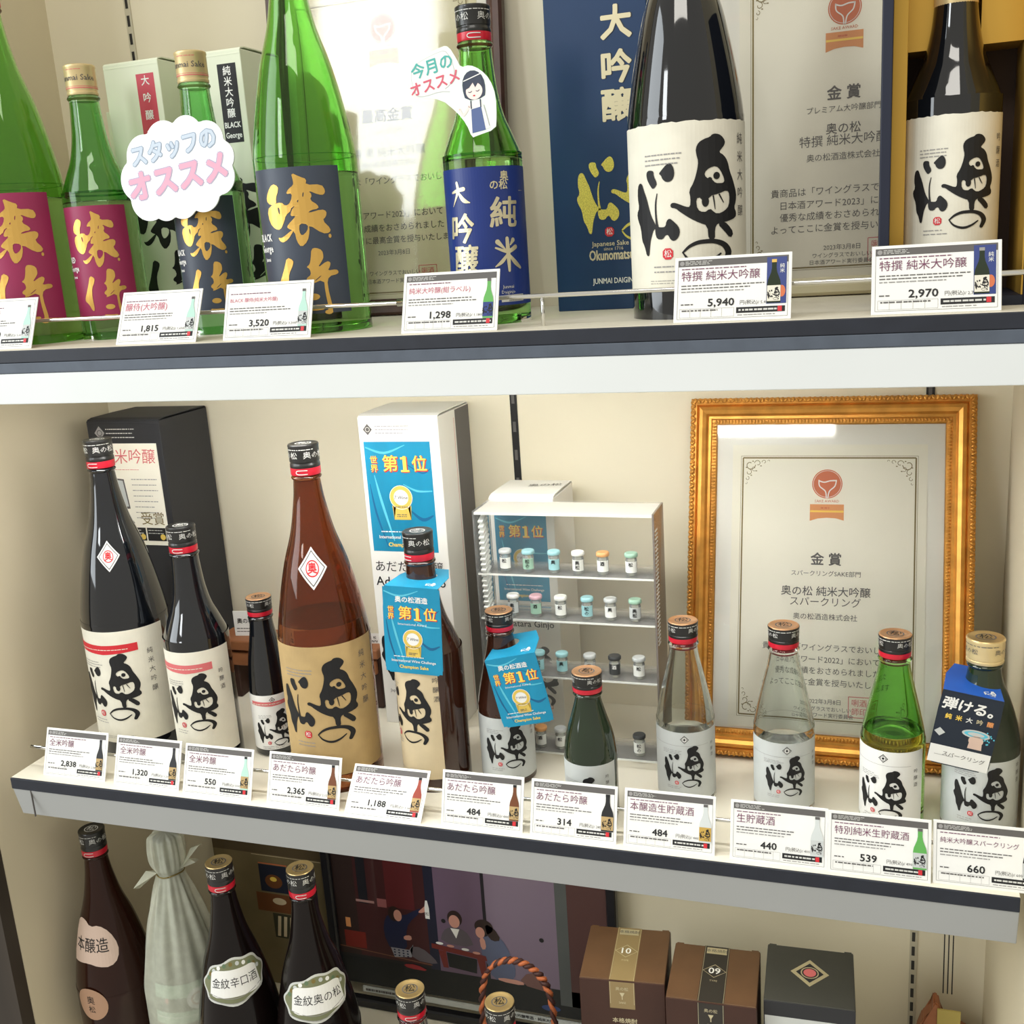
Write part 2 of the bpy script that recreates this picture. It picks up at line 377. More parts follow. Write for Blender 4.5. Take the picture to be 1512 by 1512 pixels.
def small_lines(a, x0, x1, y, n, dy, m, th=.0006, layer=3):
    """rows of print too small to read"""
    for i in range(n):
        x = x0; xe = x1-(x1-x0)*random.random()*.3
        while x < xe:
            l = random.uniform(.0015, .005); a.rect(x, y-i*dy-th/2, min(x+l, xe), y-i*dy+th/2, m, layer); x += l+random.uniform(.0004, .0012)
# ------------------------------------------------------------------ bottle kinds
P18 = [(.0, .004), (.035, .0), (.0478, .0008), (.052, .006), (.0525, .012), (.0525, .158), (.0520, .175), (.0490, .197), (.0430, .229), (.0350, .263), (.0243, .297), (.0175, .331), (.0150, .352), (.0146, .356)]
P72 = [(.0, .004), (.026, .0), (.0355, .0008), (.0388, .006), (.0390, .010), (.0390, .148), (.0380, .160), (.0305, .180), (.0238, .197), (.0190, .219), (.0165, .245), (.0158, .2585)]
P30 = [(.0, .003), (.020, .0), (.0275, .0006), (.0308, .005), (.0310, .009), (.0310, .084), (.0303, .094), (.0278, .108), (.0225, .132), (.0165, .158), (.0143, .172)]
P18S = [(.0, .003), (.018, .0), (.0250, .0006), (.0278, .005), (.0280, .009), (.0280, .062), (.0272, .075), (.0245, .092), (.0185, .112), (.0140, .128), (.0135, .134)]
PSL = [(.0, .003), (.016, .0), (.0222, .0006), (.0248, .005), (.0250, .009), (.0249, .070), (.0240, .092), (.0215, .120), (.0178, .142), (.0148, .160), (.0135, .172)]
PSP = [(.0, .003), (.022, .0), (.0310, .0006), (.0346, .005), (.0350, .009), (.0350, .086), (.0340, .100), (.0300, .120), (.0235, .140), (.0170, .156), (.0148, .168), (.0145, .172)]
KIND = {'large': (P18, .361, .395, .0150, .0525, .0165), 'medium': (P72, .2635, .295, .0158, .039, .0165), 'small': (P30, .178, .200, .0143, .031, .0153),
        'mini': (P18S, .139, .160, .0135, .028, .0155), 'slim': (PSL, .178, .200, .0135, .025, .0150), 'sparkling': (PSP, .176, .200, .0145, .035, .0170)}
def bottle(kind, glass, label, loc, rz, cap='black', name='sake_bottle', cat='bottle', level=None):
    prof, zc, zt, rn, R, rc = KIND[kind]
    t = thing(name, label, cat, loc, math.radians(rz))
    top = spline(prof, 5)
    top += [(rn, zc-.0055), (rn+.0012, zc-.0045), (rn+.0018, zc-.003), (rn+.0012, zc-.0015), (rn-.0006, zc-.0005), (rn-.0008, zc+.004)]
    top = [(max(r, .0003), z) for r, z in top]
    gb = lathe('glass_body', top, glass, t, 72)
    if level:      # air space above the liquid: an inner surface of the same glass
        th = .0022; inn = [(r-th, z) for r, z in top if z > level+.001 and z < zc-.006]
        r0_ = float(np.interp(level, [p[1] for p in top[:len(spline(prof, 5))]], [p[0] for p in top[:len(spline(prof, 5))]]))-th
        cav = lathe('air_space', [(.0003, level), (r0_*.6, level), (r0_-.001, level+.0002), (r0_, level+.001)]+inn+[(.001, inn[-1][1]+.001)], glass, gb, 72)
        cav.data.flip_normals()
    h = zt-zc
    if cap == 'cream':
        pr = [(rc-.0005, zc), (rc, zc+.001), (rc, zc+.003), (rc-.0006, zc+.0035), (rc-.0004, zc+h*.18), (rc, zc+h*.22), (rc, zc+h-.004), (rc+.0006, zc+h-.003), (rc+.0004, zc+h-.001), (rc-.001, zt)]
        c = lathe('cap', pr, CREAMCAP, t, 48); a = Art()
        a.text('Junmai Sake', 0, zc+h*.55, h*.27, INKG, res=1, bold=.01); small_lines(a, -.011, .012, zc+h*.82, 1, .001, PINKRED, .0006)
        a.rect(-R, zc+h*.20, R, zc+h*.23, PINKRED); a.rect(-R, zc+h*.26, R, zc+h*.275, PINKRED)
        a.build('lettering', c, cyl(rc), .002)
    else:
        topm = {'black': BLACKCAP, 'gold': BRASSCAP, 'copper': COPPERCAP, 'brass': BRASSCAP}[cap]
        red = h*.24
        if cap != 'brass': lathe('seal_ring', [(rc-.0004, zc), (rc, zc+.0008), (rc, zc+red)], REDCAP, t, 48)
        sidem = CREAMCAP if cap == 'brass' else BLACKCAP
        z1 = zc+(red if cap != 'brass' else 0)
        c = lathe('cap', [(rc-.0003, z1), (rc+.0001, z1+.0006), (rc-.0001, z1+h*.12), (rc-.0006, z1+h*.14), (rc-.0006, z1+h*.18), (rc, z1+h*.2), (rc+.0002, zt-.0035), (rc+.0006, zt-.002), (rc+.0003, zt-.0006)], sidem, t, 48)
        d = lathe('cap_top', [(rc+.0004, zt-.001), (rc-.0003, zt), (rc*.9, zt+.0002), (rc*.84, zt-.0004), (.0005, zt-.0004)], topm, t, 48)
        a = Art(); a.ell(0, 0, rc*.55, rc*.5, INKG if cap != 'black' else SILVERINK, 1, inner=.86)
        a.text('松', 0, 0, rc*.75, INK if cap != 'black' else SILVERINK, res=1); a.build('emblem', d, lambda u, v, l: (u, v, zt-.0003+l))
        a = Art(); ink = SILVERINK if cap != 'brass' else INKG
        for k in (-1, 1): a.text('奥の松', k*rc*1.0, z1+(zt-z1)*.55, h*.24, ink, res=1, sx=1.1)
        small_lines(a, -rc*1.4, rc*1.5, z1+(zt-z1)*.8, 1, .001, ink, .0007)
        if cap != 'brass' and kind in ('large', 'medium'):
            a.ribbon([(.006, zc+red*.75, .0009), (-.004, zc+red*.75, .0009), (-.0065, zc+red*.5, .0009), (-.004, zc+red*.25, .0009), (.006, zc+red*.25, .0009)], SILVERINK)
        a.build('lettering', c, cyl(rc+.0002), .002)
    return t
def paper_label(t, R, z0, z1, half, m, name='label', centre=0, rag=0):
    n = 40; V, F = [], []
    rnd = [random.uniform(-rag, rag) for _ in range(n+1)]
    for j, z in enumerate((z0, z1)):
        for i in range(n+1):
            th = math.radians(centre)+math.radians(half)*(2*i/n-1); rr = R+.0002
            V.append((rr*math.sin(th), -rr*math.cos(th), z+(rnd[i] if j else 0)))
    for j, z in enumerate((z0, z1)):
        for i in range(n+1):
            th = math.radians(centre)+math.radians(half)*(2*i/n-1); rr = R+.00005
            V.append((rr*math.sin(th), -rr*math.cos(th), z+(rnd[i] if j else 0)))
    k = n+1
    for i in range(n): F += [(i, i+1, k+i+1, k+i), (2*k+i, 3*k+i, 3*k+i+1, 2*k+i+1), (k+i, k+i+1, 3*k+i+1, 3*k+i), (i, 2*k+i, 2*k+i+1, i+1)]
    F += [(0, k, 3*k, 2*k), (n, 2*k+n, 3*k+n, k+n)]
    return mesh(name, V, F, m, t)
def matsu_label(t, R, z0, z1, m, k, ztop, half=86, band=False, diamond=False, side=True, rag=0, seal=True, foil=None):
    lb = paper_label(t, R, z0, z1, half, m, rag=rag); a = Art(); H = z1-z0
    put_logo(a, k, ztop, seal=seal)
    if band:
        zb = z1-H*.115; b0 = R*math.radians(-62); b1 = R*math.radians(47); hh = H*.085
        a.poly([(b0, zb-hh*.7), (0, zb-hh), (b1, zb-hh*.8), (b1, zb+.0), (0, zb-hh*.05), (b0, zb+hh*.1)], RED if R > .05 else PINKRED)
        small_lines(a, b0+.002, b1-.002, zb-hh*.5, 1, .001, WASHI, .0009, 4)
    if diamond:
        q = R*.15; cx = R*math.radians(2) ; cy = z1-q*1.6
        a.poly([(cx-q, cy), (cx, cy-q), (cx+q, cy), (cx, cy+q)], INK); a.ell(cx, cy, q*.45, q*.45, WHITEPAP, 3, 16, .6)
        a.poly([(cx-q*.78, cy), (cx, cy-q*.78), (cx+q*.78, cy), (cx, cy+q*.78)], WHITEPAP, [[(cx-q*.66, cy), (cx, cy-q*.66), (cx+q*.66, cy), (cx, cy+q*.66)]], 3)
        a.line(-R*1.3, z1-q*3.2, R*.9, z1-q*3.2, .0003, INKL)
    small_lines(a, -R*.75, -R*.05, ztop-k*.16, 3, k*.045, INKL, k*.012)
    if side:
        a.text('純米大吟醸' if R > .05 else '吟醸酒', R*math.radians(62), ztop-k*.05, k*.115, INKG, vert=True, gap=1.5, res=1)
        small_lines(a, -R*.62, -R*.1, ztop-k*1.24, 2, k*.05, INKL, k*.012)
        small_lines(a, -R*.7, R*.5, z0+H*.06, 2, .0022, INKL, .0005)
    a.build('lettering', lb, cyl(R+.0003), R*math.radians(7)); return lb
def diamond_sticker(t, R, z, s, th=0, tilt=None):
    """square sticker standing on its corner, on the sloping shoulder"""
    a = Art(); a.poly([(-s, 0), (0, -s*1.12), (s, 0), (0, s*1.12)], WHITEPAP, layer=1)
    b = s*.86; c2 = s*.78
    a.poly([(-b, 0), (0, -b*1.12), (b, 0), (0, b*1.12)], INKG, [[(-c2, 0), (0, -c2*1.12), (c2, 0), (0, c2*1.12)]], 2)
    a.ell(0, 0, s*.45, s*.45, RED, 2, inner=.84); a.text('奥', 0, 0, s*.62, RED, bold=.03)
    prof = KIND['large'][0]
    P = spline(prof, 5); zs = [p[1] for p in P]; rs = [p[0] for p in P]
    def mp(u, v, l):
        zz = z+v; r = float(np.interp(zz, zs, rs))+.0004+l*1.5; aa = math.radians(th)+u/R; return (r*math.sin(aa), -r*math.cos(aa), zz)
    return a, mp
# ------------------------------------------------------------------ structure
ZU, D, ZL = .5156, .34, -.52
XL, XR = -.05, 1.134
struct(box('wall_back', XL-.02, XR+.02, D, D+.02, -.9, 1.5, WALL))
struct(box('wall_left', XL-.02, XL, .012, D, -.9, 1.5, SIDE))
struct(box('wall_right', XR, XR+.02, -.02, D, -.9, 1.5, SIDE))
struct(box('trim_left_post', XL-.25, XL-.0005, -.008, .0115, -.9, 1.5, DARKWOOD))
def shelf(name, x0, x1, yf, z, bands, depth, incline=0):
    t = bpy.data.objects.new(name, None); COL.objects.link(t)
    box('board', x0, x1, yf+.002, D-.0005, z-.012, z, SHELF, t, .0006)
    zz = z
    for nm, h, m, dy in bands:
        o = box(nm, x0, x1, yf-dy, yf+.016, zz-h, zz+(-.0003), m, t, .0008)
        if nm == 'fascia' and incline:
            for v in o.data.vertices:
                if v.co.z < zz-h/2 and v.co.y < yf+.008: v.co.y += incline
        zz -= h
    box('underside_panel', x0+.001, x1-.001, yf+.016, D-.001, z-.0155, z-.0122, FASCIA, t)
    return t
sm_ = shelf('shelf', 0, 1.1215, 0, 0, [('edge_band', .0146, NAVYEDGE, 0), ('fascia', .0385, GREYFAS, -.0015)], D, .008)
tag(sm_, 'middle white shelf with a thin black front edge and grey fascia', 'shelf')
box('end_seam', .0265, .0272, .0009, .003, -.05, -.015, INKG, sm_)
su_ = shelf('shelf', -.046, 1.131, -.01, ZU, [('edge_band', .0132, NAVYEDGE, 0), ('lower_band', .0112, SLATE, -.0005), ('fascia', .033, FASCIA, -.0015)], D)
tag(su_, 'upper shelf with dark blue-grey edge and white fascia carrying green bottles', 'shelf')
sl_ = shelf('shelf', -.046, 1.131, -.12, ZL, [('edge_band', .0146, NAVYEDGE, 0), ('fascia', .0385, FASCIA, -.0015)], D)
tag(sl_, 'bottom shelf carrying the large brown bottles and brown cartons', 'shelf')
def lamp(label, x0, x1, z, power, color):
    t = thing('shelf_lamp', label, 'lamp', ((x0+x1)/2, .046, z)); h = (x1-x0)/2
    box('housing', -h-.01, h+.01, -.019, .019, -.006, .012, FASCIA, t, .002)
    em = bpy.data.materials.new('lit_diffuser'); em.use_nodes = True; b = em.node_tree.nodes['Principled BSDF']
    b.inputs['Base Color'].default_value = (.9, .9, .88, 1); b.inputs['Emission Color'].default_value = (*color, 1); b.inputs['Emission Strength'].default_value = power
    box('diffuser', -h, h, -.015, .015, -.0135, -.0065, em, t)
    for s in (-1, 1): box('end_cap', s*(h+.004)-.0035, s*(h+.004)+.0035, -.016, .016, -.014, -.0062, FASCIA, t, .001)
lamp('slim white lamp under the upper shelf behind its fascia', .08, .94, ZU-.0335, 27, (1.0, .98, .94))
lamp('slim white lamp under the middle shelf behind its fascia', .38, .96, -.0295, 9.5, (1.0, .94, .74))
# slotted uprights in the back wall
def upright(n, x, z0, z1, dark, slots):
    t = struct(bpy.data.objects.new('trim_%d' % n, None)); COL.objects.link(t); t.location = (x, D, 0)
    CH = mat('upright_cream', (190, 184, 162), .4); BK = mat('upright_black', (30, 30, 30), .3)
    box('channel', -.0045, .0045, -.0015, .0, z0, z1, BK if dark else CH, t)
    for i in range(slots[2]):
        z = slots[0]-i*slots[1]; box('slot', -.0022, .0016, -.0019, -.0012, z-.0065, z+.0065, BK if not dark else INKG, t)
upright(1, .0764, ZU+.001, 1.2, False, (1.05, .0215, 22))
upright(2, .563, .001, ZU-.06, True, (.44, .036, 11))
upright(3, 1.0504, ZL+.005, -.055, False, (-.145, .0205, 14))
upright(4, .0764, ZL+.005, -.055, True, (-.12, .036, 8))
upright(5, 1.0504, .001, ZU-.06, True, (.44, .036, 11))
bk = box('bracket_cover', -.0048, .0048, -.004, -.0015, -.135, -.056, mat('bracket_dark', (62, 58, 52), .35), bpy.data.objects['trim_3'])
# chrome price-card rails
def rail(pts, label, posts):
    t = thing('card_rail', label, 'rail', (0, 0, 0))
    tube('rod', pts, .0021, CHROME, t, 10, 5)
    for p in posts: tube('post', [p, (p[0], p[1], p[2]-.030)], .0018, CHROME, t, 8, 0)
    return t
zr = ZU+.0275
ru = rail([(-.04, .034, zr), (.55, .034, zr), (1.070, .034, zr), (1.079, .034, zr-.001), (1.084, .034, zr-.006), (1.085, .034, ZU+.0003)], 'chrome rail with a bent right end along the upper shelf front', [(.26, .034, zr), (.70, .034, zr)])
tube('sleeve', [(.555, .034, zr), (.592, .034, zr)], .0034, CHROME, ru, 12, 0)
zr = .026
rail([(.036, .034, .0003), (.0365, .034, zr-.006), (.041, .034, zr-.001), (.05, .034, zr), (.6, .034, zr), (1.1, .034, zr), (1.106, .034, zr-.004), (1.108, .034, .0003)], 'chrome rail behind the price cards on the middle shelf', [(.35, .034, zr), (.80, .034, zr)])
# ------------------------------------------------------------------ cartons
def carton(label, x0, x1, y0, y1, z0, h, m, rz=0, m2=None, top='flat', cat='box', name='bottle_carton'):
    cx, cy = (x0+x1)/2, (y0+y1)/2
    t = thing(name, label, cat, (cx, cy, z0), math.radians(rz)); W, L = (x1-x0)/2, (y1-y0)/2
    b = box('carton_body', -W, W, -L, L, 0, h, m, t, .0009)
    if top == 'flap':
        # sloping tuck lid: its front edge curls down into the box
        V, F = [], []; pr = [(-L-.0002, h-.004), (-L+.002, h+.0012), (-L+.010, h+.003), (0, h+.0035), (L-.003, h+.0028), (L-.0003, h+.0006)]
        for s in (-1, 1):
            for y, z in pr: V.append((s*(W-.0006), y, z))
            for y, z in pr[::-1]: V.append((s*(W-.0006), y, z-.0012))
        n = len(pr)*2
        for i in range(n): F.append((i, (i+1) % n, n+(i+1) % n, n+i))
        F.append(tuple(range(n))[::-1]); F.append(tuple(range(n, 2*n)))
        mesh('lid_flap', V, F, m2 or m, t)
    return t, b, W, L
def swoosh(a, x0, y0, x1, y1, lt, dk):
    W, H = x1-x0, y1-y0; p = lambda u, v, w: (x0+u*W, y0+v*H, w*W)
    a.rect(x0, y0, x1, y1, TEAL, 1)
    for pts, m in (([(.02, .95, .02), (.3, .9, .035), (.62, .97, .01)], lt), ([(.55, .62, .01), (.75, .56, .03), (.98, .56, .015)], lt), ([(.62, .8, .01), (.85, .72, .02), (.98, .76, .01)], dk),
                   ([(.12, .7, .01), (.2, .45, .04), (.34, .1, .015)], lt), ([(.04, .62, .01), (.1, .35, .03), (.24, .04, .01)], dk), ([(.6, .4, .01), (.8, .3, .05), (.97, .34, .02)], dk)):
        a.ribbon([p(*q) for q in pts], m, 2, cap=False)
def award_art(a, x0, y0, x1, y1, top=True):
    W, H = x1-x0, y1-y0; cx = (x0+x1)/2; swoosh(a, x0, y0, x1, y1, TEALLT, TEALDK)
    s = W*.235; yy = y0+H*(.80 if top else .70)
    for dx, dy, m, l, b in ((W*.008, -H*.006, RED, 3, .055), (0, 0, YELLOW, 4, .02)):
        a.text('世', x0+W*.13+dx, yy+s*.25+dy, s*.5, m, bold=b, layer=l); a.text('界', x0+W*.13+dx, yy-s*.27+dy, s*.5, m, bold=b, layer=l)
        a.text('第', x0+W*.38+dx, yy+dy, s*1.05, m, bold=b, layer=l); a.text('1', x0+W*.60+dx, yy+dy, s*1.22, m, bold=b+.045, layer=l); a.rect(x0+W*.60+dx-s*.27, yy+dy-s*.47, x0+W*.60+dx+s*.27, yy+dy-s*.35, m, l); a.rect(x0+W*.60+dx-s*.26, yy+dy+s*.30, x0+W*.60+dx, yy+dy+s*.42, m, l); a.text('位', x0+W*.82+dx, yy+dy, s*1.0, m, bold=b, layer=l)
    if not top:
        a.text('奥の松酒造', cx, y0+H*.86, W*.115, WHITEPAP, bold=.03, layer=4); a.text('International Award', cx, y0+H*.575, W*.062, WHITEPAP, layer=4, res=1)
    my = y0+H*(.50 if top else .40); r = W*.165
    a.rect(cx-r*.78, my-r*1.95, cx+r*.78, my-r*.5, MEDALG, 4)
    for q in (-.78, .78): a.poly([(cx+r*q, my-r*1.95), (cx+r*q*1.12, my-r*.7), (cx+r*q*.7, my-r*.8)], MEDALG, layer=4)
    a.ell(cx, my, r*1.06, r*1.06, WHITEPAP, 5); a.ell(cx, my, r, r, MEDALG, 6, 32, .68); a.text('7 Wine', cx, my, r*.42, INKG, layer=7, shear=.2)
    small_lines(a, cx-r*.6, cx+r*.6, my-r*.83, 1, .001, INKG, r*.07, 7); small_lines(a, cx-r*.5, cx+r*.5, my-r*1.5, 2, r*.16, INKG, r*.07, 7)
    small_lines(a, x0+W*.15, x1-W*.12, y0+H*.185, 1, .001, WHITEPAP, W*.015, 4)
    a.text('International Wine Challenge', cx, y0+H*.135, W*.066, WHITEPAP, bold=.02, layer=4); a.text('Champion Sake', cx, y0+H*.065, W*.082, YELLOW, bold=.03, layer=4)
def logo_small(a, x, y, s, m, m2):
    a.poly([(x-s, y), (x, y-s*1.15), (x+s, y), (x, y+s*1.15)], m); a.ell(x, y, s*.5, s*.5, m2, 3, 16, .8)
# middle shelf cartons
t, b, W, L = carton('tall charcoal carton with a cream award sheet, left end of the middle shelf', .003, .117, .228, .335, 0, .400, BLACKCARD, top='flap', m2=BLACKCARD)
a = Art(); logo_small(a, -.038, .384, .008, INKL, BLACKCARD); small_lines(a, -.028, .022, .389, 3, .0055, SILVERINK, .0012); a.build('lettering', b, flat(-L))
s_ = box('award_sheet', -.052, .048, -L-.0012, -L-.0002, .232, .370, WHITEPAP, t); s_['label'] = 'cream award sheet with red heading'
s_.data.materials[0] = CERT
a = Art(); a.text('全米吟醸', .002, .352, .0215, PINKRED, bold=-.01, shear=.1); small_lines(a, -.04, .04, .335, 1, .001, PINKRED, .0007); small_lines(a, .002, .042, .322, 8, .0075, INKL, .0010)
a.poly([(-.042, .325), (-.010, .322), (-.006, .282), (-.042, .278)], INKG, layer=1); a.poly([(-.041, .323), (-.012, .320), (-.008, .285), (-.041, .281)], GREYPAP, layer=2); a.poly([(-.024, .281), (-.016, .281), (-.002, .262), (-.030, .262)], INKG)
a.text('受賞', .027, .268, .019, LINEG, bold=-.01)
for i in range(3): a.rect(-.047+i*.031, .238, -.018+i*.031, .256, INK); small_lines(a, -.045+i*.031, -.021+i*.031, .2525, 2, .004, SILVERINK, .001, 3); a.ell(-.023+i*.031, .2435, .004, .004, MEDALG, 3)
a.build('lettering', s_, flat(-L-.0013))
t, b, W, L = carton('tall white carton with a blue award panel behind the brown bottles', .3985, .5035, .232, .335, 0, .400, WHITECARD, top='flap', m2=WHITECARD)
a = Art(); logo_small(a, -.040, .385, .006, INKG, WHITECARD); small_lines(a, -.030, .018, .389, 3, .0042, INKL, .0008)
award_art(a, -.047, .232, .040, .370); a.text('あだたら吟醸', -.001, .212, .0155, INK); a.text('Adatara Ginjo', -.001, .193, .0165, INK, bold=.01)
put_logo(a, .085, .155, layer=3); a.text('Japanese Sake', -.026, .046, .006, INKG, res=1); a.text('Okunomatsu', 0, .034, .013, INK, bold=.01)
a.build('lettering', b, flat(-L)); a = Art(); a.text('奥の松', 0, 0, .02, INKL); a.build('lettering', b, topface(.4002))
a = Art(); a.rect(-L+.055, .001, L-.0005, .399, INKG, 1); a.line(-L+.05, .01, -L+.05, .39, .0008, PINKRED); sd = a.build('side_panel', b, sideface(W)); sd['label'] = 'grey rear half of the carton side'
t, b, W, L = carton('shorter white carton with a blue award panel seen through the clear rack', .560, .640, .232, .318, 0, .302, WHITECARD, top='flap', m2=WHITECARD)
a = Art(); award_art(a, -.034, .175, .030, .283); a.text('あだたら吟醸', 0, .160, .0115, INK); a.text('Adatara Ginjo', 0, .146, .0115, INK, bold=.01)
put_logo(a, .062, .118, layer=3); a.text('Okunomatsu', 0, .040, .010, ORANGE2, bold=.01)
a.build('lettering', b, flat(-L)); a = Art(); a.text('奥の松', .015, .01, .014, INKG, rot=.2); a.build('lettering', b, topface(.3056))
# upper shelf cartons
def george(label, x0, x1, y0, y1, h, lm, lines, ink):
    t, b, W, L = carton(label, x0, x1, y0, y1, ZU, h, CREAMBOX, top='flap', m2=CREAMBOX)
    a = Art(); lx0, lx1 = (.0 if lm is RED else .006), (.022 if lm is RED else .030)
    a.rect(lx0, h-.098, lx1, h-.014, lm); c = (lx0+lx1)/2
    n = len(lines[0]); st = (.056)/n
    for i, ch in enumerate(lines[0]): a.text(ch, c, h-.022-i*st, min(.0115, st*.95), WHITEPAP, bold=.02)
    a.text(lines[1], c, h-.079, .0085, WHITEPAP, bold=.03, sx=.8); a.text(lines[2], c, h-.090, .0085, WHITEPAP, bold=.03, sx=.8)
    brush_jo(a, .00014 if W > .03 else .0001, -.040 if W < .04 else -.045, h-.128, ink, ink)
    a.build('lettering', b, flat(-L)); return t, b, W, L
PINKLAB = mat('rose_label', (198, 72, 88), .5)
t, b, W, L = george('pale carton with a red upright label behind the red-labelled green bottle', .139, .214, .190, .268, .305, PINKLAB, ['大吟醸', 'RED', 'George'], INK)
t, b, W, L = george('pale carton with a black upright label beside the tall green bottle', .243, .318, .196, .272, .305, INK, ['純米大吟醸', 'BLACK', 'George'], INK)
t, b, W, L = carton('narrow carton with a dark red side strip, mostly hidden behind the red-labelled bottle', .100, .133, .235, .300, ZU, .262, CREAMBOX)
a = Art(); a.rect(.0, .16, .0164, .245, MAROON); a.text('RED', .009, .22, .009, WHITEPAP, rot=-1.57); a.build('lettering', b, flat(-L))
t, b, W, L = carton('tall navy blue carton with large gold characters behind the black bottle', .6605, .7680, .226, .334, ZU, .405, NAVYBOX)
a = Art()
BZ = [.3645, .325, .2855, .243, .2065]
for i, ch in enumerate('純米大吟醸'):
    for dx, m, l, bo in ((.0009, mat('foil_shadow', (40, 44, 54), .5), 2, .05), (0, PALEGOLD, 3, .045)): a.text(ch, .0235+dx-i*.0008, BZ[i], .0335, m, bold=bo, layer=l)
o0 = len(a.items); put_logo(a, .088, .1795, layer=3, seal=True, ink=None)
a.items = a.items[:o0]+[(V+np.array([.0252, 0]), F, YELGOLD if m is INK else m, l) for V, F, m, l in a.items[o0:]]
a.text('Japanese Sake', -.013, .0695, .0072, PALEGOLD, 'L', bold=.01); a.text('since 1716', .0, .064, .005, PALEGOLD, 'L'); a.text('Okunomatsu', -.016, .0575, .0150, PALEGOLD, 'L', bold=.03, sx=.62); a.text('JUNMAI DAIGINJO', -.0135, .0305, .0082, WHITEPAP, 'L', bold=.015, sx=.75)
a.build('lettering', b, flat(-L))
# lower cartons
def low_carton(label, cx, cy, wd, dp, rz, m, band, top_txt, front, side):
    t = thing('gift_carton', label, 'box', (cx, cy, ZL), math.radians(rz)); W, L = wd/2, dp/2; h = .293
    b = box('carton_body', -W, W, -L, L, 0, h, side, t, .0008)
    l = box('lid_panel', -W+.0004, W-.0004, -L+.0004, L-.0004, h-.0003, h+.0014, m, t, .0006)
    for s in (-1, 1): box('tuck_tab', s*(W-.006)-.004, s*(W-.006)+.004, L-.0006, L+.0012, h-.006, h+.0012, m, t)
    a = Art()
    if band:
        a.rect(-.0145, -L, .0145, L, band, 1); a.line(-.0135, -L, -.0135, L, .0004, PALEGOLD); a.line(.0135, -L, .0135, L, .0004, PALEGOLD)
        a.rect(-.0115, L-.014, .0115, L-.003, PALEGOLD, 3); a.text('本格焼酎', 0, L-.0085, .0062, INKG, layer=4)
        a.text(top_txt, 0, .004, .0140, WHITEPAP, bold=.02, layer=4); q = .0132; a.poly([(-q, .004), (0, -.0075), (q, .004), (0, .0155)], PALEGOLD, [[(-q+.0008, .004), (0, -.0066), (q-.0008, .004), (0, .0146)]])
        a.text('TYPE', 0, -.013, .004, PALEGOLD)
    else:
        q = .021; c = .004; a.poly([(-q, c), (0, c-q*1.1), (q, c), (0, c+q*1.1)], PALEGOLD); q2 = q*.72; a.poly([(-q2, c), (0, c-q2*1.1), (q2, c), (0, c+q2*1.1)], BLACKCARD, layer=3)
        a.ell(0, c, q*.47, q*.47, PALEGOLD, 4, 28, .86); a.ell(0, c, q*.33, q*.33, PINKRED, 5)
    a.build('lettering', l, topface(h+.0014)); a = Art()
    if band:
        a.rect(-.0145, h-.036 if front else h-.2, .0145, h-.001, band, 1); a.line(-.0135, h-.03, -.0135, h-.001, .0004, PALEGOLD); a.line(.0135, h-.03, .0135, h-.001, .0004, PALEGOLD)
        a.text('奥の松', 0, h-.010, .005, PALEGOLD); a.poly([(-.003, h-.015), (.003, h-.015), (.0005, h-.020), (.0005, h-.024), (-.0005, h-.024), (-.0005, h-.020)], PALEGOLD); a.text('SAKE', 0, h-.028, .0036, PALEGOLD)
    if front: a.text(front[0], .002, h-.052, .0072, PALEGOLD, bold=.02); a.text(front[1], .002, h-.064, .0062, PALEGOLD, layer=3)
    if not band: a.rect(-W+.001, .04, W-.001, h-.018, GREYPAP, 1)
    a.build('lettering', b, flat(-L))
BRN = mat('brown_card', (96, 68, 45), .5, noise=.08, nscale=40, coat=.2); BRND = mat('dark_brown_card', (62, 36, 28), .5, noise=.08, nscale=40)
TANB = mat('tan_band', (142, 122, 84), .45); INKB = mat('dark_band', (48, 44, 40), .45); GREYLID = mat('dark_grey_lid', (62, 62, 58), .5, noise=.06, nscale=30)
low_carton('brown gift carton with a tan band numbered 10, leftmost of the three', .7255, .142, .0975, .096, 6.0, BRN, TANB, '10', ('本格焼酎', 'O K U N O M A T S U'), BRND)
low_carton('brown gift carton with a dark band numbered 09, middle of the three', .8300, .130, .0985, .096, 3.0, BRN, INKB, '09', None, BRND)
low_carton('dark grey gift carton with a diamond emblem on its lid', .9335, .151, .0960, .097, 2.5, GREYLID, None, '', None, BLACKCARD)
# open presentation box
t = thing('presentation_box', 'open navy presentation box with gold lining around a black bottle', 'box', (1.052, .112, ZU)); X0, X1, Y0, Y1, H = -.060, .062, -.056, .054, .335
box('side_wall', X0, X0+.0085, Y0, Y1, 0, H, NAVYDK, t, .0008); box('side_wall', X1-.009, X1, Y0, Y1, 0, H, NAVYDK, t, .0008)
box('back_panel', X0+.0085, X1-.009, Y1-.004, Y1, 0, H, RECESSBRN, t); box('bottom_wall', X0+.0085, X1-.009, Y0, Y1-.004, 0, .008, NAVYDK, t)
box('top_wall', X0+.0085, X1-.009, Y0, Y1-.004, H-.008, H, NAVYDK, t)
box('lining_side', X0+.0086, X0+.0205, Y0+.030, Y1-.0045, .0083, H-.0083, GOLDCARD, t, .0006)
box('lining_side', X1-.0105, X1-.0092, Y0+.001, Y1-.0045, .0083, H-.0083, GOLDCARD, t)
bm = bmesh.new()
nk = [(X0+.0207, -.0), (-.0190, -.0), (-.0185, .020), (-.006, .034), (.010, .034), (.0175, .02), (.0180, 0), (X1-.0107, 0), (X1-.0107, .0475), (X0+.0207, .0475)]
vs = [[bm.verts.new((p[0], p[1]+.0012, z)) for p in nk] for z in (.2115, H-.0085)]
bm.faces.new(vs[0][::-1]); bm.faces.new(vs[1])
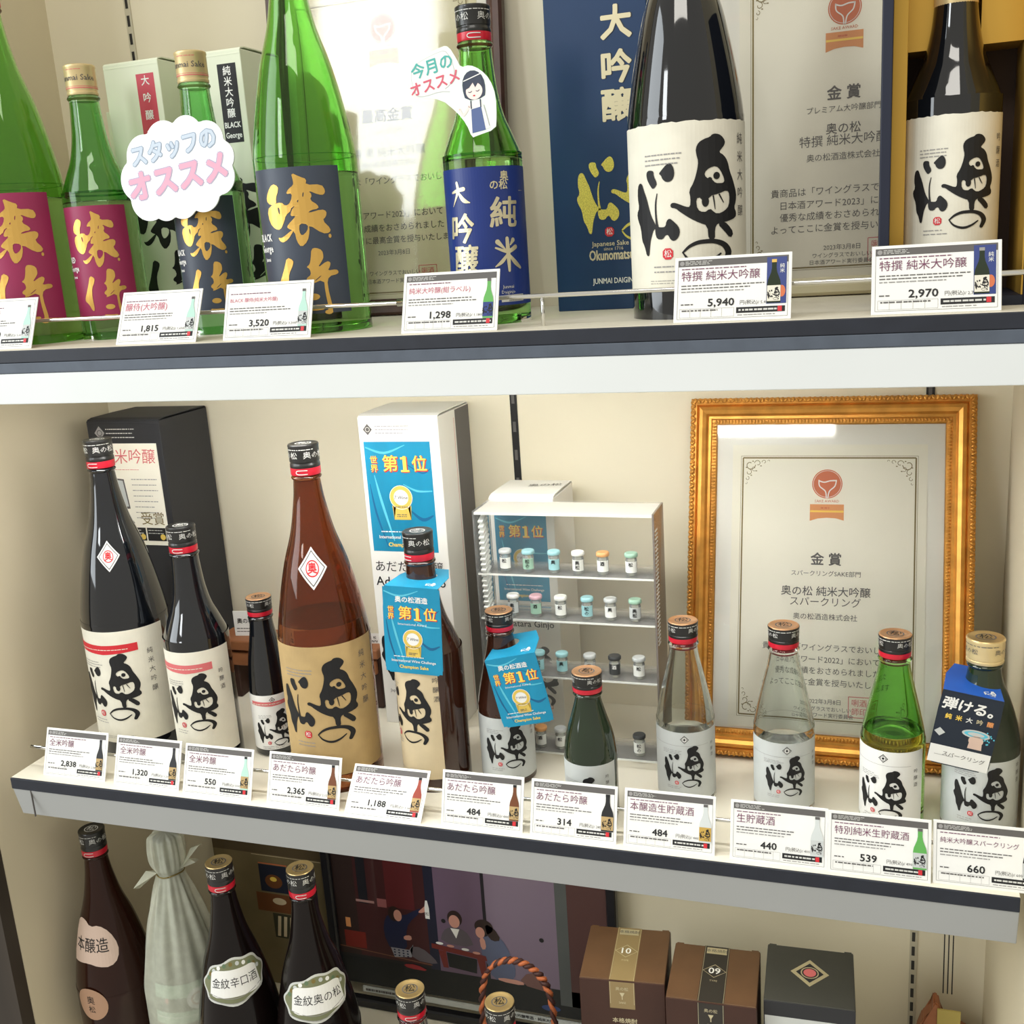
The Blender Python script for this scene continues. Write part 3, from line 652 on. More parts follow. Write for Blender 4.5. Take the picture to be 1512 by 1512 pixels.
for i in range(len(nk)): bm.faces.new((vs[0][i], vs[0][(i+1) % len(nk)], vs[1][(i+1) % len(nk)], vs[1][i]))
bmobj('neck_holder', bm, GOLDCARD, t)
# ------------------------------------------------------------------ bottles, upper shelf
def big(v): return v
def jo_label(t, R, z0, z1, paper, mid, half, tall, sub):
    lb = paper_label(t, R, z0, z1, half, paper, centre=0); a = Art(); hw = R*math.radians(half); s = (z1-z0)/1110*(1.0 if tall else 1.0)
    brush_jo(a, s*.97, 0, z1-.002, GOLDFOIL, GOLDFOIL, R)
    for i, q in enumerate(sub): a.text(q, -hw+s*75, z1-(z1-z0)*(.46+.075*i), s*(80 if i < 2 else 40), WHITEPAP, bold=.03, sx=.7, res=1)
    a.build('lettering', lb, cyl(R+.0003), R*math.radians(7))
t = bottle('large', GGREEN2, 'large green bottle with a plum red label cut off by the left edge', (.067, .1, ZU), 24, level=.158)
jo_label(t, .0525, .024, .164, MAROON, 0, 54, True, ['RED', 'George', 'Junmai'])
t = bottle('medium', GGREEN, 'medium green bottle with plum red label and cream cap', (.1581, .1248, ZU), 19, cap='cream', level=.150)
jo_label(t, .039, .022, .1457, MAROON, 0, 60, False, ['RED', 'George', 'Junmai'])
t = bottle('medium', GGREEN, 'medium green bottle with slate label half hidden by the white cloud sign', (.2941, .1346, ZU), 14, cap='cream', level=.150)
jo_label(t, .039, .022, .1457, SLATEPAP, 0, 60, False, ['BLACK', 'George', 'Junmai'])
t = bottle('large', GGREEN2, 'large bright green bottle with slate label and golden brush characters', (.4365, .1, ZU), 10, level=.156)
jo_label(t, .0525, .020, .162, SLATEPAP, 0, 54, True, ['BLACK', 'George', 'Junmai'])
t = bottle('medium', GGREEN2, 'medium green bottle with royal blue label and black cap with red seal', (.6241, .1106, ZU), 19, level=.156)
R = .039; lb = paper_label(t, R, .018, .148, 86, BLUEPAP); a = Art()
def star_big(a, x, y, s, m):   # 大
    a.ribbon([(x-.42*s, y+.12*s, .10*s), (x-.1*s, y+.2*s, .17*s), (x+.32*s, y+.26*s, .2*s)], m); a.ribbon([(x-.08*s, y+.58*s, .14*s), (x-.05*s, y+.15*s, .16*s), (x-.42*s, y-.55*s, .03*s)], m); a.ribbon([(x-.02*s, y+.12*s, .10*s), (x+.28*s, y-.28*s, .22*s), (x+.62*s, y-.42*s, .05*s)], m)
star_big(a, -.0265, .124, .019, PALEGOLD); a.text('吟', -.026, .091, .029, PALEGOLD, bold=.035, shear=.1); a.text('醸', -.024, .062, .029, PALEGOLD, bold=.03, shear=.1)
a.text('奥', .0205, .1385, .0095, PALEGOLD, bold=.03); a.text('の松', .0145, .1305, .0095, PALEGOLD, bold=.03); a.text('純', .0185, .104, .030, PALEGOLD, bold=.03, shear=.08)
x, y, s = .0195, .066, .022
a.ribbon([(x, y+.68*s, .16*s), (x+.02*s, y, .2*s), (x+.03*s, y-.7*s, .12*s)], PALEGOLD); a.ribbon([(x-.55*s, y+.3*s, .08*s), (x, y+.12*s, .16*s), (x+.42*s, y+.3*s, .2*s)], PALEGOLD)
a.ribbon([(x-.45*s, y+.55*s, .22*s), (x-.2*s, y+.3*s, .1*s), (x-.1*s, y+.2*s, .06*s)], PALEGOLD); a.ribbon([(x+.15*s, y+.4*s, .06*s), (x+.3*s, y+.6*s, .2*s)], PALEGOLD)
a.ribbon([(x-.02*s, y, .1*s), (x-.3*s, y-.3*s, .16*s), (x-.6*s, y-.5*s, .05*s)], PALEGOLD); a.ribbon([(x+.05*s, y, .08*s), (x+.35*s, y-.35*s, .2*s), (x+.65*s, y-.6*s, .12*s)], PALEGOLD)
a.text('Junmai', .018, .0355, .0045, SILVERINK, res=1); a.text('Daiginjo', .018, .0305, .0045, SILVERINK, res=1); a.rect(.010, .021, .036, .0275, SILVERINK)
for i in range(16): a.rect(.018+i*.0011, .0215, .0185+i*.0011, .027, INKG, 4)
small_lines(a, .038, .046, .125, 1, .001, INKL); a.build('lettering', lb, cyl(R+.0003), R*.12)
t = bottle('large', GBLACK, 'large black bottle with torn-edge cream label and brush face logo', (.8245, .1, ZU), 9.3, cap='gold')
matsu_label(t, .0525, .026, .168, WASHI, .0885, .1565, rag=.0006)
t = bottle('medium', GBLACK, 'medium black bottle with cream label lying in the navy presentation box', (1.050, .1115, ZU+.0085), 1.5, cap='brass')
matsu_label(t, .039, .024, .147, WASHI, .0605, .130, rag=.0005)
lathe('gold_sleeve', [(.0168, .224), (.0172, .226), (.0176, .262), (.0174, .2635)], CREAMCAP, t, 48)
# ------------------------------------------------------------------ bottles, middle shelf
t = bottle('large', GBLACK, 'large black bottle with red-banded grey label, leftmost on the middle shelf', (.1011, .1272, 0), 3)
matsu_label(t, .0525, .020, .166, BEIGEPAP if False else WASHI, .071, .138, band=True, half=86)
a, mp = diamond_sticker(t, .045, .257, .0165, 24); st = a.build('shoulder_sticker', t, mp, .004)
t = bottle('medium', GBLACK, 'medium black bottle with red-banded label, second from left on the middle shelf', (.217, .1077, 0), 10)
matsu_label(t, .039, .016, .149, WASHI, .059, .122, band=True)
t = bottle('slim', GBLACK, 'small slim black bottle with white label beside the large brown bottle', (.2915, .1368, 0), 33, cap='copper')
matsu_label(t, .025, .010, .081, WHITEPAP, .038, .0615, band=True, diamond=True)
t = bottle('large', GAMBER, 'large amber brown bottle with tan label and diamond sticker on its shoulder', (.3996, .0955, 0), 14, level=.195)
matsu_label(t, .0525, .022, .177, TANPAP, .0805, .1625)
a, mp = diamond_sticker(t, .045, .262, .0205, 8); a.build('shoulder_sticker', t, mp, .004)
t = bottle('medium', GAMBERD, 'medium brown bottle with tan label wearing the upright blue neck tag', (.5206, .109, 0), -30)
matsu_label(t, .039, .016, .152, BEIGEPAP, .063, .137, half=66)
t = bottle('small', GAMBERD, 'small brown bottle with grey label wearing the tilted blue neck tag', (.6006, .1302, 0), 18, cap='copper')
matsu_label(t, .031, .008, .083, GREYPAP, .043, .076)
t = bottle('mini', GOLIVE, 'tiny dark green bottle in front of the clear rack', (.7144, .0705, 0), -12, cap='copper')
matsu_label(t, .028, .006, .066, GREYPAP, .040, .054)
t = bottle('small', GCLEAR, 'small clear bottle with silver label standing beside the rack', (.8055, .1264, 0), 5, cap='copper', level=.072)
matsu_label(t, .031, .008, .086, GREYPAP, .0385, .0715, diamond=True)
t = bottle('small', GCLEAR, 'small clear bottle with silver label in front of the gilded frame', (.9078, .1269, 0), 8, cap='copper', level=.070)
matsu_label(t, .031, .008, .083, GREYPAP, .036, .0695, diamond=True)
t = bottle('small', GGREEN2, 'small bright green bottle with white label in front of the gilded frame', (1.0144, .1176, 0), -19, cap='copper', level=.100)
matsu_label(t, .031, .008, .088, WHITEPAP, .0425, .0690, diamond=True, half=80)
t = bottle('sparkling', GOLIVE, 'small dark bottle with cream cap wearing the blue and black neck tag', (1.0958, .1206, 0), -2, cap='brass')
matsu_label(t, .035, .008, .086, GREYPAP, .045, .081)
# ------------------------------------------------------------------ bottles, bottom shelf
GDEEP = mat('deep_brown_glass', (42, 19, 11), .16, spec=.35, noise=.2, nscale=10); GNIGHT = mat('night_brown_glass', (18, 12, 11), .14, spec=.35, noise=.2, nscale=10)
def on_shoulder(prof, th=0, R=.05):
    P = spline(prof, 5); zs = [p[1] for p in P]; rs = [p[0] for p in P]
    def mp(u, v, l):
        r = float(np.interp(v, zs, rs))+.0004+l*1.5; aa = math.radians(th)+u/R; return (r*math.sin(aa), -r*math.cos(aa), v)
    return mp
t = bottle('large', GDEEP, 'large dark brown bottle with a pinkish cloud label, leftmost on the bottom shelf', (.0145, .100, ZL), 12, cap='black')
a = Art(); z = .243
a.poly([(-.050, z-.026), (-.05, z+.026), (-.040, z+.034), (-.022, z+.034), (-.008, z+.026), (.010, z+.028), (.028, z+.018), (.038, z-.002), (.034, z-.020), (.022, z-.028), (.004, z-.026), (-.010, z-.022), (-.03, z-.024)], mat('pinkish_paper', (206, 182, 166), .7), layer=1, smooth=1)
a.text('本醸造', -.008, z+.001, .021, INK, bold=.0); lb = a.build('shoulder_label', t, on_shoulder(P18), .005)
a = Art(); z = .163; a.ell(-.012, z, .024, .024, mat('pinkish_tan', (170, 134, 108), .7), 1); a.text('奥', -.012, z+.006, .013, INK); a.text('松', -.012, z-.008, .011, INK); a.build('round_label', t, cyl(.0527), .005)
lb = paper_label(t, .0525, .02, .098, 80, BEIGEPAP); a = Art(); put_logo(a, .07, .092); a.build('lettering', lb, cyl(.0528), .006)
def kinmon(label, x, y, rz, txt, th, zc):
    t = bottle('large', GNIGHT, label, (x, y, ZL), rz, cap='gold'); a = Art(); k = .0500
    out = []
    for i in range(60):
        q = 2*PI*i/60; r = 1+.045*math.cos(8*q)+.02*math.sin(3*q); out.append((k*r*math.cos(q), zc+k*.56*r*math.sin(q)+.004*math.cos(q)))
    a.poly(out, mat('label_silver_edge', (200, 202, 196), .5), layer=1)
    a.poly([(p[0]*.93, zc+(p[1]-zc)*.9) for p in out], mat('label_olive', (120, 124, 92), .6), layer=2)
    for i in range(11):
        q = .35+i*.26; a.ell(k*.82*math.cos(q), zc+k*.43*math.sin(q), .0032, .0026, [GREYPAP, LINEG, mat('sage', (96, 118, 88), .6), WHITEPAP][i % 4], 3, 10)
    inner = [(k*.70*max(-1, min(1, 1.25*math.cos(2*PI*i/40))), zc-.0015+k*.33*max(-1, min(1, 1.3*math.sin(2*PI*i/40)))) for i in range(40)]
    a.poly(inner, WHITEPAP, layer=4); a.text(txt, 0, zc-.001, k*.262, INK, layer=5)
    for q in (.62, .50): a.ribbon([(-k*.75, zc-k*(q-.22), .0008), (0, zc-k*(q-.10), .0008), (k*.7, zc-k*(q-.26), .0008)], INKL, 4)
    a.build('shoulder_label', t, on_shoulder(P18, th, .044), .005)
    lb = paper_label(t, .0525, .02, .14, 80, WASHI); a = Art(); put_logo(a, .085, .13); a.build('lettering', lb, cyl(.0528), .006)
kinmon('large dark bottle with oval olive label reading 金紋辛口酒', .232, .068, 28, '金紋辛口酒', 7, .250)
kinmon('large dark bottle with oval olive label, right of its twin and nearest the photo frame', .340, .078, 24, '金紋奥の松', 12, .240)
t = bottle('medium', GCLEAR, 'clear-necked bottle with black and gold cap, left of the two at the bottom edge', (.4995, .024, ZL), 20, cap='gold', level=.16)
matsu_label(t, .039, .016, .150, GREYPAP, .06, .135)
t = bottle('medium', GNIGHT, 'dark bottle with black and gold cap inside the braided handle at the bottom edge', (.6065, .028, ZL), 18, cap='gold')
matsu_label(t, .039, .016, .150, WASHI, .06, .135)
# bottle wrapped in thin white paper
t = thing('wrapped_bottle', 'large bottle wrapped in thin white paper tied at the neck', 'bottle', (.1262, .106, ZL), math.radians(30))
prof = spline(P18, 4)+[(.0150, .361), (.0165, .362), (.0165, .393)]
lathe('glass_body', [(max(.0003, r*.97), z) for r, z in prof], mat('pale_green_bottle', (84, 94, 84), .15, coat=.4), t, 48)
lathe('cap', [(.0158, .362), (.0160, .393), (.0005, .3935)], mat('grey_blue_cap', (62, 64, 76), .4), t, 32)
WRAP = mat('thin_wrapping_paper', (226, 228, 208), .55, noise=.08, nscale=90, bump=.5)
def wrapmat():
    nt = WRAP.node_tree; b = nt.nodes['Principled BSDF']; out = nt.nodes['Material Output']
    tr = nt.nodes.new('ShaderNodeBsdfTransparent'); mx = nt.nodes.new('ShaderNodeMixShader'); mx.inputs[0].default_value = .46
    nt.links.new(tr.outputs[0], mx.inputs[1]); nt.links.new(b.outputs[0], mx.inputs[2]); nt.links.new(mx.outputs[0], out.inputs[0])
wrapmat()
def pleat(a_, z):
    g = max(0, min(1, (z-.14)/.2)); tie = math.exp(-((z-.345)/.012)**2)
    return 1+.02+g*(.085*math.sin(9*a_+3*z*8)+.05*math.sin(17*a_+1.3)+.03*math.sin(5*a_+z*40))*(1-tie*.7)
wp = [(.0535, .001), (.0545, .05), (.0545, .12), (.0545, .165), (.0540, .185), (.050, .21), (.0445, .240), (.0375, .272), (.0295, .300), (.0225, .324), (.0172, .342), (.0170, .347), (.0205, .355), (.0215, .370), (.0210, .385), (.0190, .3965), (.010, .4000), (.0005, .4005)]
lathe('paper_wrap', spline(wp, 5), WRAP, t, 120, fn=pleat)
bm = bmesh.new()
for (sx, sz, ex, ez, wv) in ((.016, .352, .043, .378, .012), (-.014, .350, -.045, .330, .016), (.012, .350, .036, .356, .010)):
    v = [bm.verts.new(p) for p in ((sx, -.012, sz), (ex, -.020, ez+wv*.5), (ex*1.06, -.006, ez), (ex*.96, .008, ez-wv*.6), (sx, .008, sz-.008), ((sx+ex)/2, -.004, (sz+ez)/2+wv*.7))]
    bm.faces.new((v[0], v[5], v[1])); bm.faces.new((v[5], v[2], v[1])); bm.faces.new((v[5], v[3], v[2])); bm.faces.new((v[5], v[4], v[3])); bm.faces.new((v[0], v[4], v[5]))
bmobj('gathered_paper_tuft', bm, WRAP, t)
tube('tie', [(.0178*math.sin(q), -.0178*math.cos(q), .3445+.001*math.sin(3*q)) for q in [i*PI/8 for i in range(17)]], .0009, LINEG, t, 6, 2)
a = Art(); a.rect(-.042, .150, .048, .205, mat('pale_aqua_sheet', (150, 176, 156), .6), 1); a.ell(.018, .182, .014, .014, GREYPAP, 2); a.ell(.018, .182, .009, .009, mat('dull_rose', (150, 120, 110), .6), 3, 20, .75); a.text('の', .018, .182, .010, INKG); a.text('8', -.022, .184, .010, PINKRED)
a.line(-.040, .160, .046, .160, .0008, WHITEPAP); a.build('inner_label', t, on_shoulder([(r*.985, z) for r, z in P18]), .005)
# ------------------------------------------------------------------ price cards
def mini_bottle(a, x, y, h, glass, label, cap, wide=.25):
    w_ = h*wide/2
    P = [(-w_, 0), (w_, 0), (w_, .42), (w_*.9, .52), (w_*.45, .70), (w_*.34, .80), (w_*.34, 1), (-w_*.34, 1), (-w_*.34, .80), (-w_*.45, .70), (-w_*.9, .52), (-w_, .42)]
    a.poly([(x+p[0], y+p[1]*h) for p in P], glass, layer=4)
    a.rect(x-w_*.98, y+h*.04, x+w_*.98, y+h*.40, label, 5); a.rect(x-w_*.36, y+h*.93, x+w_*.36, y+h, cap, 5)
    for V, F, m, l in LOGO: a.add(V*h*.24+np.array([x, y+h*.36]), F, m, 6)
def card(label, xb, yb, zb, rz, tilt, title, price, pre, tail, gl, lab, cap, wide=.27, W=.0910, H=.0575, dark=True, box_bg=None, roll=0, tcol=None):
    t = thing('price_card', label, 'card', (xb, yb, zb), math.radians(rz), 'price cards clipped along the shelf fronts', rx=math.radians(-tilt), ry=math.radians(roll))
    c = box('card_plate', -W/2, W/2, 0, .0011, 0, H, WHITEPAP, t, .0003); a = Art(); x0, x1 = -W/2+.003, W/2-.003
    PURP = mat('plum_ink', (116, 62, 92), .6)
    if dark:
        a.rect(x0, H-.0085, x1, H-.0028, INKG, 1); small_lines(a, x0+.006, x0+.03, H-.0042, 3, .0013, SILVERINK, .0005); a.ell(x0+.0032, H-.0056, .002, .002, INKL, 2, 12)
    a.border(x0, .0028, x1, H-.0028, .00025, INKG)
    small_lines(a, x0+.003, x1-.028, H-.0108, 1, .002, PURP, .0008)
    n = len(title); sz = min(.0092, (W-.026)/max(n, 6)/.98)
    a.text(title, x0+.003, H-.0175, sz, tcol or PURP, 'L', bold=0.0, layer=3)
    small_lines(a, x0+.003, x1-.018, H-.0255, 2, .0026, INKG, .0009)
    small_lines(a, x0+.003, x1-.03, H-.0308, 1, .0026, INKL, .0009)
    a.text(price, -.009, .0165, .0092, INK, 'C', bold=.03, sx=1.12); a.text('円(税込)', .007, .0155, .0042, INKG, 'L', res=1); a.text(tail, .022, .0152, .0036, INKG, 'L', res=1)
    small_lines(a, x0+.003, x0+.014, .0155, 1, .002, INKG, .0010)
    a.border(x0+.002, .004, .002, .0115, .0002, INKL)
    for i in range(1, 5): a.line(x0+.002+i*.009, .004, x0+.002+i*.009, .0115, .0002, INKL)
    small_lines(a, x0+.004, .001, .0100, 1, .001, INKG, .0012)
    a.rect(.004, .0065, x1-.002, .0115, INK, 2); small_lines(a, .006, x1-.003, .009, 1, .001, SILVERINK, .0015); a.rect(x1-.008, .0068, x1-.0045, .0112, RED, 4)
    small_lines(a, .005, x1-.004, .0048, 1, .001, INKL, .0007)
    if box_bg:
        a.rect(x1-.0175, .0135, x1-.0012, H-.004, box_bg, 3); a.text('純米', x1-.0048, H-.012, .0042, WHITEPAP, vert=True, layer=5, res=1); a.ell(x1-.005, .024, .003, .005, ORANGE2, 4)
        mini_bottle(a, x1-.0115, .0140, H-.020, gl, lab, cap, .30)
    else: mini_bottle(a, x1-.0068, .0118, H-.0205, gl, lab, cap, wide)
    a.build('printed_face', c, flat(0)); return t
PG = mat('print_green', (96, 170, 84), .5); PGL = mat('print_pale_green', (176, 214, 200), .5); PB = mat('print_brown', (110, 62, 32), .5); PK = mat('print_black', (34, 34, 36), .5); PCL = mat('print_clear', (206, 212, 210), .5); PREDB = mat('print_red_brown', (150, 62, 46), .5)
for q in [
 ('price card 全米吟醸 at the left end of the middle shelf', .0825, .015, 0, 0, 20, '全米吟醸', '2,838', '', '/ 2,580円', PK, TANPAP, INK, .26),
 ('price card 全米吟醸, second from left on the middle shelf', .1872, .0135, 0, 0, 20, '全米吟醸', '1,320', '', '/ 1,200円', PK, TANPAP, INK, .27),
 ('price card 全米吟醸 with a pale glare, third from left on the middle shelf', .2855, .0105, 0, 0, 20, '全米吟醸', '550', '', '/ 500円', PGL, TANPAP, INK, .27),
 ('price card あだたら吟醸 priced 2,365 under the large amber bottle', .3960, .0115, 0, 0, 20, 'あだたら吟醸', '2,365', '', '/ 2,150円', PB, TANPAP, INK, .28),
 ('strongly tilted price card あだたら吟醸 priced 1,188', .4960, .0045, 0, 0, 42, 'あだたら吟醸', '1,188', '', '/ 1,080円', PREDB, TANPAP, INK, .28),
 ('price card あだたら吟醸 priced 484 under the small brown bottle', .6083, .0100, 0, 0, 18, 'あだたら吟醸', '484', '', '/ 440円', PB, TANPAP, INK, .28),
 ('price card あだたら吟醸 priced 314 under the tiny green bottle', .7073, .0100, 0, 0, 18, 'あだたら吟醸', '314', '', '/ 285円', PK, TANPAP, INK, .34),
 ('price card 本醸造生貯蔵酒 priced 484 under the clear bottle', .8055, .0100, 0, 0, 18, '本醸造生貯蔵酒', '484', '', '/ 440円', PCL, GOLDINK, INKG, .32),
 ('price card 生貯蔵酒 priced 440', .9110, .0085, 0, 0, 18, '生貯蔵酒', '440', '', '/ 400円', PCL, GREYPAP, INKG, .32),
 ('price card 特別純米生貯蔵酒 priced 539 under the small green bottle', 1.0020, .0065, 0, 0, 18, '特別純米生貯蔵酒', '539', '', '/ 490円', PG, GREYPAP, INKG, .32),
 ('price card 純米大吟醸スパークリング priced 660 at the right edge', 1.0945, .0085, 0, 0, 18, '純米大吟醸スパークリング', '660', '', '/ 600円', PK, GREYPAP, INKG, .34)]:
    card(*q)
LR = mat('light_red_ink', (196, 110, 130), .6)
card('price card cut off by the left edge of the upper shelf', .0900, .0075, ZU+.0002, 0, 24, 'RED 醸侍', '3,300', '', '/ 3,000円', PGL, GREYPAP, INKG, dark=False, tcol=LR)
card('pale price card 醸侍(大吟醸) under the cloud sign', .2930, .0075, ZU+.0002, 0, 26, '醸侍(大吟醸)', '1,815', '', '/ 1,650円', PGL, GREYPAP, INKG, W=.097, dark=False, tcol=LR)
card('price card BLACK 醸侍 under the large bright green bottle', .4225, .0075, ZU+.0002, 0, 20, 'BLACK 醸侍(純米大吟醸)', '3,520', '', '/ 3,200円', PGL, GREYPAP, INKG, W=.0985, dark=False, tcol=LR)
card('price card 純米大吟醸 priced 1,298 under the blue-labelled bottle', .6163, .0060, ZU+.0002, 0, 20, '純米大吟醸(紺ラベル)', '1,298', '', '/ 1,180円', PG, BLUEPAP, INKG, W=.0955, tcol=LR)
card('price card 特撰 純米大吟醸 priced 5,940 under the large black bottle', .8745, .0060, ZU+.0002, 0, 20, '特撰 純米大吟醸', '5,940', '', '/ 5,400円', GOLIVE, WASHI, GOLDINK, W=.0985, box_bg=BLUEPAP)
card('price card 特撰 純米大吟醸 priced 2,970 under the presentation box', 1.0358, .0060, ZU+.0002, 0, 20, '特撰 純米大吟醸', '2,970', '', '/ 2,700円', GOLIVE, WASHI, INKL, W=.0975, box_bg=BLUEPAP)
# ------------------------------------------------------------------ neck tags
def neck_tag(label, cx, cy, cz, W, H, neck, rz, roll, tiltf, art, m, taper=.9):
    """a card hanging in front of the bottle; its collar has a hole for the neck. origin = fold line"""
    t = thing('neck_tag', label, 'tag', (cx, cy, cz), math.radians(rz), None, ry=math.radians(roll), rx=math.radians(tiltf))
    V, F = [], []; n = 8
    P = [(-W/2*taper, 0), (W/2*taper, 0), (W/2, -H*.25), (W/2, -H+.006), (W/2-.005, -H), (-W/2+.005, -H), (-W/2, -H+.006), (-W/2, -H*.25)]
    bm = bmesh.new(); f = [bm.verts.new((p[0], 0, p[1])) for p in P]; b2 = [bm.verts.new((p[0], .0006, p[1])) for p in P]
    bm.faces.new(f); bm.faces.new(b2[::-1])
    for i in range(8): bm.faces.new((f[i], b2[i], b2[(i+1) % 8], f[(i+1) % 8]))
    pn = bmobj('hanging_panel', bm, m, t)
    a = Art(); art(a, W, H); a.build('printed_face', pn, flat(0))
    nx, ny, nz, nr = neck     # hole centre in local coords, collar rises towards the neck
    out = [(-W/2*taper, 0), (W/2*taper, 0), (W/2*.86, ny*1.0), (W/2*.55, ny+nr*1.75), (-W/2*.55, ny+nr*1.75), (-W/2*.86, ny)]
    hole = [(nx+nr*math.cos(2*PI*i/20), ny+nr*math.sin(2*PI*i/20)) for i in range(20)]
    T = tessellate_polygon([[Vector((p[0], p[1], 0)) for p in out], [Vector((p[0], p[1], 0)) for p in hole]])
    A = out+hole; zf = lambda y: nz*y/ny
    V = [(p[0], p[1]+.0004, zf(p[1])) for p in A]+[(p[0], p[1]+.0004, zf(p[1])-.0006) for p in A]; k = len(A)
    F = [tuple(q) for q in T]+[tuple(i+k for i in q)[::-1] for q in T]+[(i, (i+1) % 6, k+(i+1) % 6, k+i) for i in range(6)]+[(6+i, 6+(i+1) % 20, k+6+(i+1) % 20, k+6+i) for i in range(20)]
    co = mesh('collar', V, F, m if m is not NIGHT else BLUEPR, t)
    a = Art()
    for V2, F2, mm, l in LOGO: a.add(V2*.0095+np.array([W*.27, ny*.45]), F2, WHITEPAP, 2)
    a.build('emblem', co, lambda u, v, l: (u, v, zf(v)+l)); return t
neck_tag('upright blue award tag on the neck of the medium brown bottle', .5265, .0660, .2440, .066, .100, (-.003, .0435, -.002, .0172), 3, 3.0, 1, lambda a, W, H: award_art(a, -W/2*.985, -H*.985, W/2*.985, -H*.01, False), TEAL, .92)
neck_tag('tilted blue award tag on the neck of the small brown bottle', .6260, .0850, .1640, .058, .082, (-.0145, .0425, -.002, .0162), 6, -11, 3, lambda a, W, H: award_art(a, -W/2*.985, -H*.985, W/2*.985, -H*.01, False), TEAL, .97)
def spark(a, W, H):
    a.rect(-W/2*.98, -H*.98, W/2*.98, -H*.01, NIGHT, 1); a.rect(-W/2*.98, -H*.985, W/2*.98, -H*.74, WHITEPAP, 2)
    a.text('弾ける。', -.002, -H*.17, .0135, WHITEPAP, bold=.045, layer=4, shear=.1, rot=-.03)
    for i, ch in enumerate('純米大吟醸'): a.text(ch, -.017+i*.0092, -H*.335+.0, .006, [YELLOW, YELLOW, WHITEPAP, PALEGOLD, ORANGE][i], bold=.03, layer=4)
    a.ell(.010, -H*.50, .0125, .0045, GREYPAP, 4, 24); a.ell(.010, -H*.50, .0105, .0030, TEALLT, 5, 24, .7); a.poly([(.006, -H*.54), (.016, -H*.54), (.0175, -H*.70), (.005, -H*.70)], mat('skin_print', (214, 186, 170), .6), layer=4)
    a.ell(.011, -H*.585, .0065, .0055, mat('skin_print', (214, 186, 170), .6), 5); 
    for i in range(14): a.ell(random.uniform(.016, .026), -H*random.uniform(.40, .62), .0007, .0009, TEALLT, 4, 8)
    q = .0045; a.poly([(-.022-q, -H*.56), (-.022+q*.2, -H*.56-q), (-.022+q*1.2, -H*.56), (-.022, -H*.56+q)], GREYPAP, layer=4)
    a.text('スパークリング', .004, -H*.85, .0055, INKG, layer=4, rot=-.03); a.line(-W*.4, -H*.87, -W*.1, -H*.87, .0004, INKL, 4)
neck_tag('blue and black neck tag reading 弾ける。 on the rightmost bottle', 1.0835, .0805, .1560, .055, .079, (.012, .0395, -.002, .0160), -2, 9, 4, spark, NIGHT, .97)
# ------------------------------------------------------------------ hand-drawn signs on the upper shelf
t = thing('cloud_sign', 'white cloud-shaped staff recommendation sign propped on the slate-labelled bottle', 'sign', (.2935, .0880, .6440), 0, None, ry=math.radians(-7), rx=math.radians(-3))
ctr = [(-.042, .022, .024), (-.050, .045, .024), (-.036, .068, .024), (-.008, .078, .023), (.022, .080, .020), (.046, .068, .021), (.058, .048, .018), (.052, .028, .020), (.028, .016, .022), (.000, .012, .020), (-.022, .012, .018)]
def cloud(sc_, n=150):
    o = []
    for i in range(n):
        q = 2*PI*i/n; dx, dy = math.cos(q), math.sin(q); best = 0
        for cx_, cy_, r in ctr:
            px, py = cx_, cy_-.045; b_ = px*dx+py*dy; d2 = px*px+py*py-(r*sc_)**2; disc = b_*b_-d2
            if disc > 0: best = max(best, b_+math.sqrt(disc))
        o.append((best*dx, .045+best*dy))
    return o
o = [(x*.96, .045+(y-.045)*.94) for x, y in cloud(1)]; bm = bmesh.new(); f = [bm.verts.new((p[0], 0, p[1])) for p in o]; b2 = [bm.verts.new((p[0], .0015, p[1])) for p in o]; bm.faces.new(f); bm.faces.new(b2[::-1])
for i in range(len(o)): bm.faces.new((f[i], b2[i], b2[(i+1) % len(o)], f[(i+1) % len(o)]))
cb = bmobj('cloud_board', bm, mat('glossy_white_board', (244, 248, 250), .25, coat=.3), t)
a = Art(); GB = mat('blue_grey_marker', (150, 166, 186), .6); GP = mat('pink_marker', (238, 168, 190), .6)
for m, b_, l in ((GB, .10, 2), (mat('pale_blue_marker', (196, 208, 222), .6), .045, 3)): a.text('スタッフの', .002, .068, .023, m, bold=b_, layer=l, sx=.95)
for m, b_, l in ((mat('lilac_marker', (186, 174, 198), .6), .11, 2), (GP, .055, 3)): a.text('オススメ', .0, .037, .032, m, bold=b_, layer=l)
a.build('lettering', cb, flat(0))
t = thing('staff_pick_sign', 'cut-out sign with a speech bubble and a drawn shop assistant on the blue-labelled bottle', 'sign', (.6240, .0690, .6920), 0, None, ry=math.radians(-4), rx=math.radians(-2))
sil = [(-.050, .052), (-.051, .064), (-.046, .074), (-.012, .082), (-.006, .080), (.000, .068), (.003, .060), (.012, .061), (.022, .055), (.030, .045), (.034, .030), (.032, .010), (.030, .001), (.010, -.002), (.006, -.003), (.002, .010), (-.006, .022), (-.020, .036), (-.040, .040), (-.047, .044)]
T_ = []; P = sil
for _ in range(1):
    Q = []
    for i in range(len(P)): a_, c_ = P[i], P[(i+1) % len(P)]; Q += [(a_[0]*.75+c_[0]*.25, a_[1]*.75+c_[1]*.25), (a_[0]*.25+c_[0]*.75, a_[1]*.25+c_[1]*.75)]
    P = Q
tt = tessellate_polygon([[Vector((p[0], p[1], 0)) for p in P]]); k = len(P)
V = [(p[0], 0, p[1]) for p in P]+[(p[0], .0008, p[1]) for p in P]; F = [tuple(q) for q in tt]+[tuple(i+k for i in q)[::-1] for q in tt]+[(i, (i+1) % k, k+(i+1) % k, k+i) for i in range(k)]
pb = mesh('sign_board', V, F, mat('mint_white_board', (234, 246, 236), .4), t); a = Art()
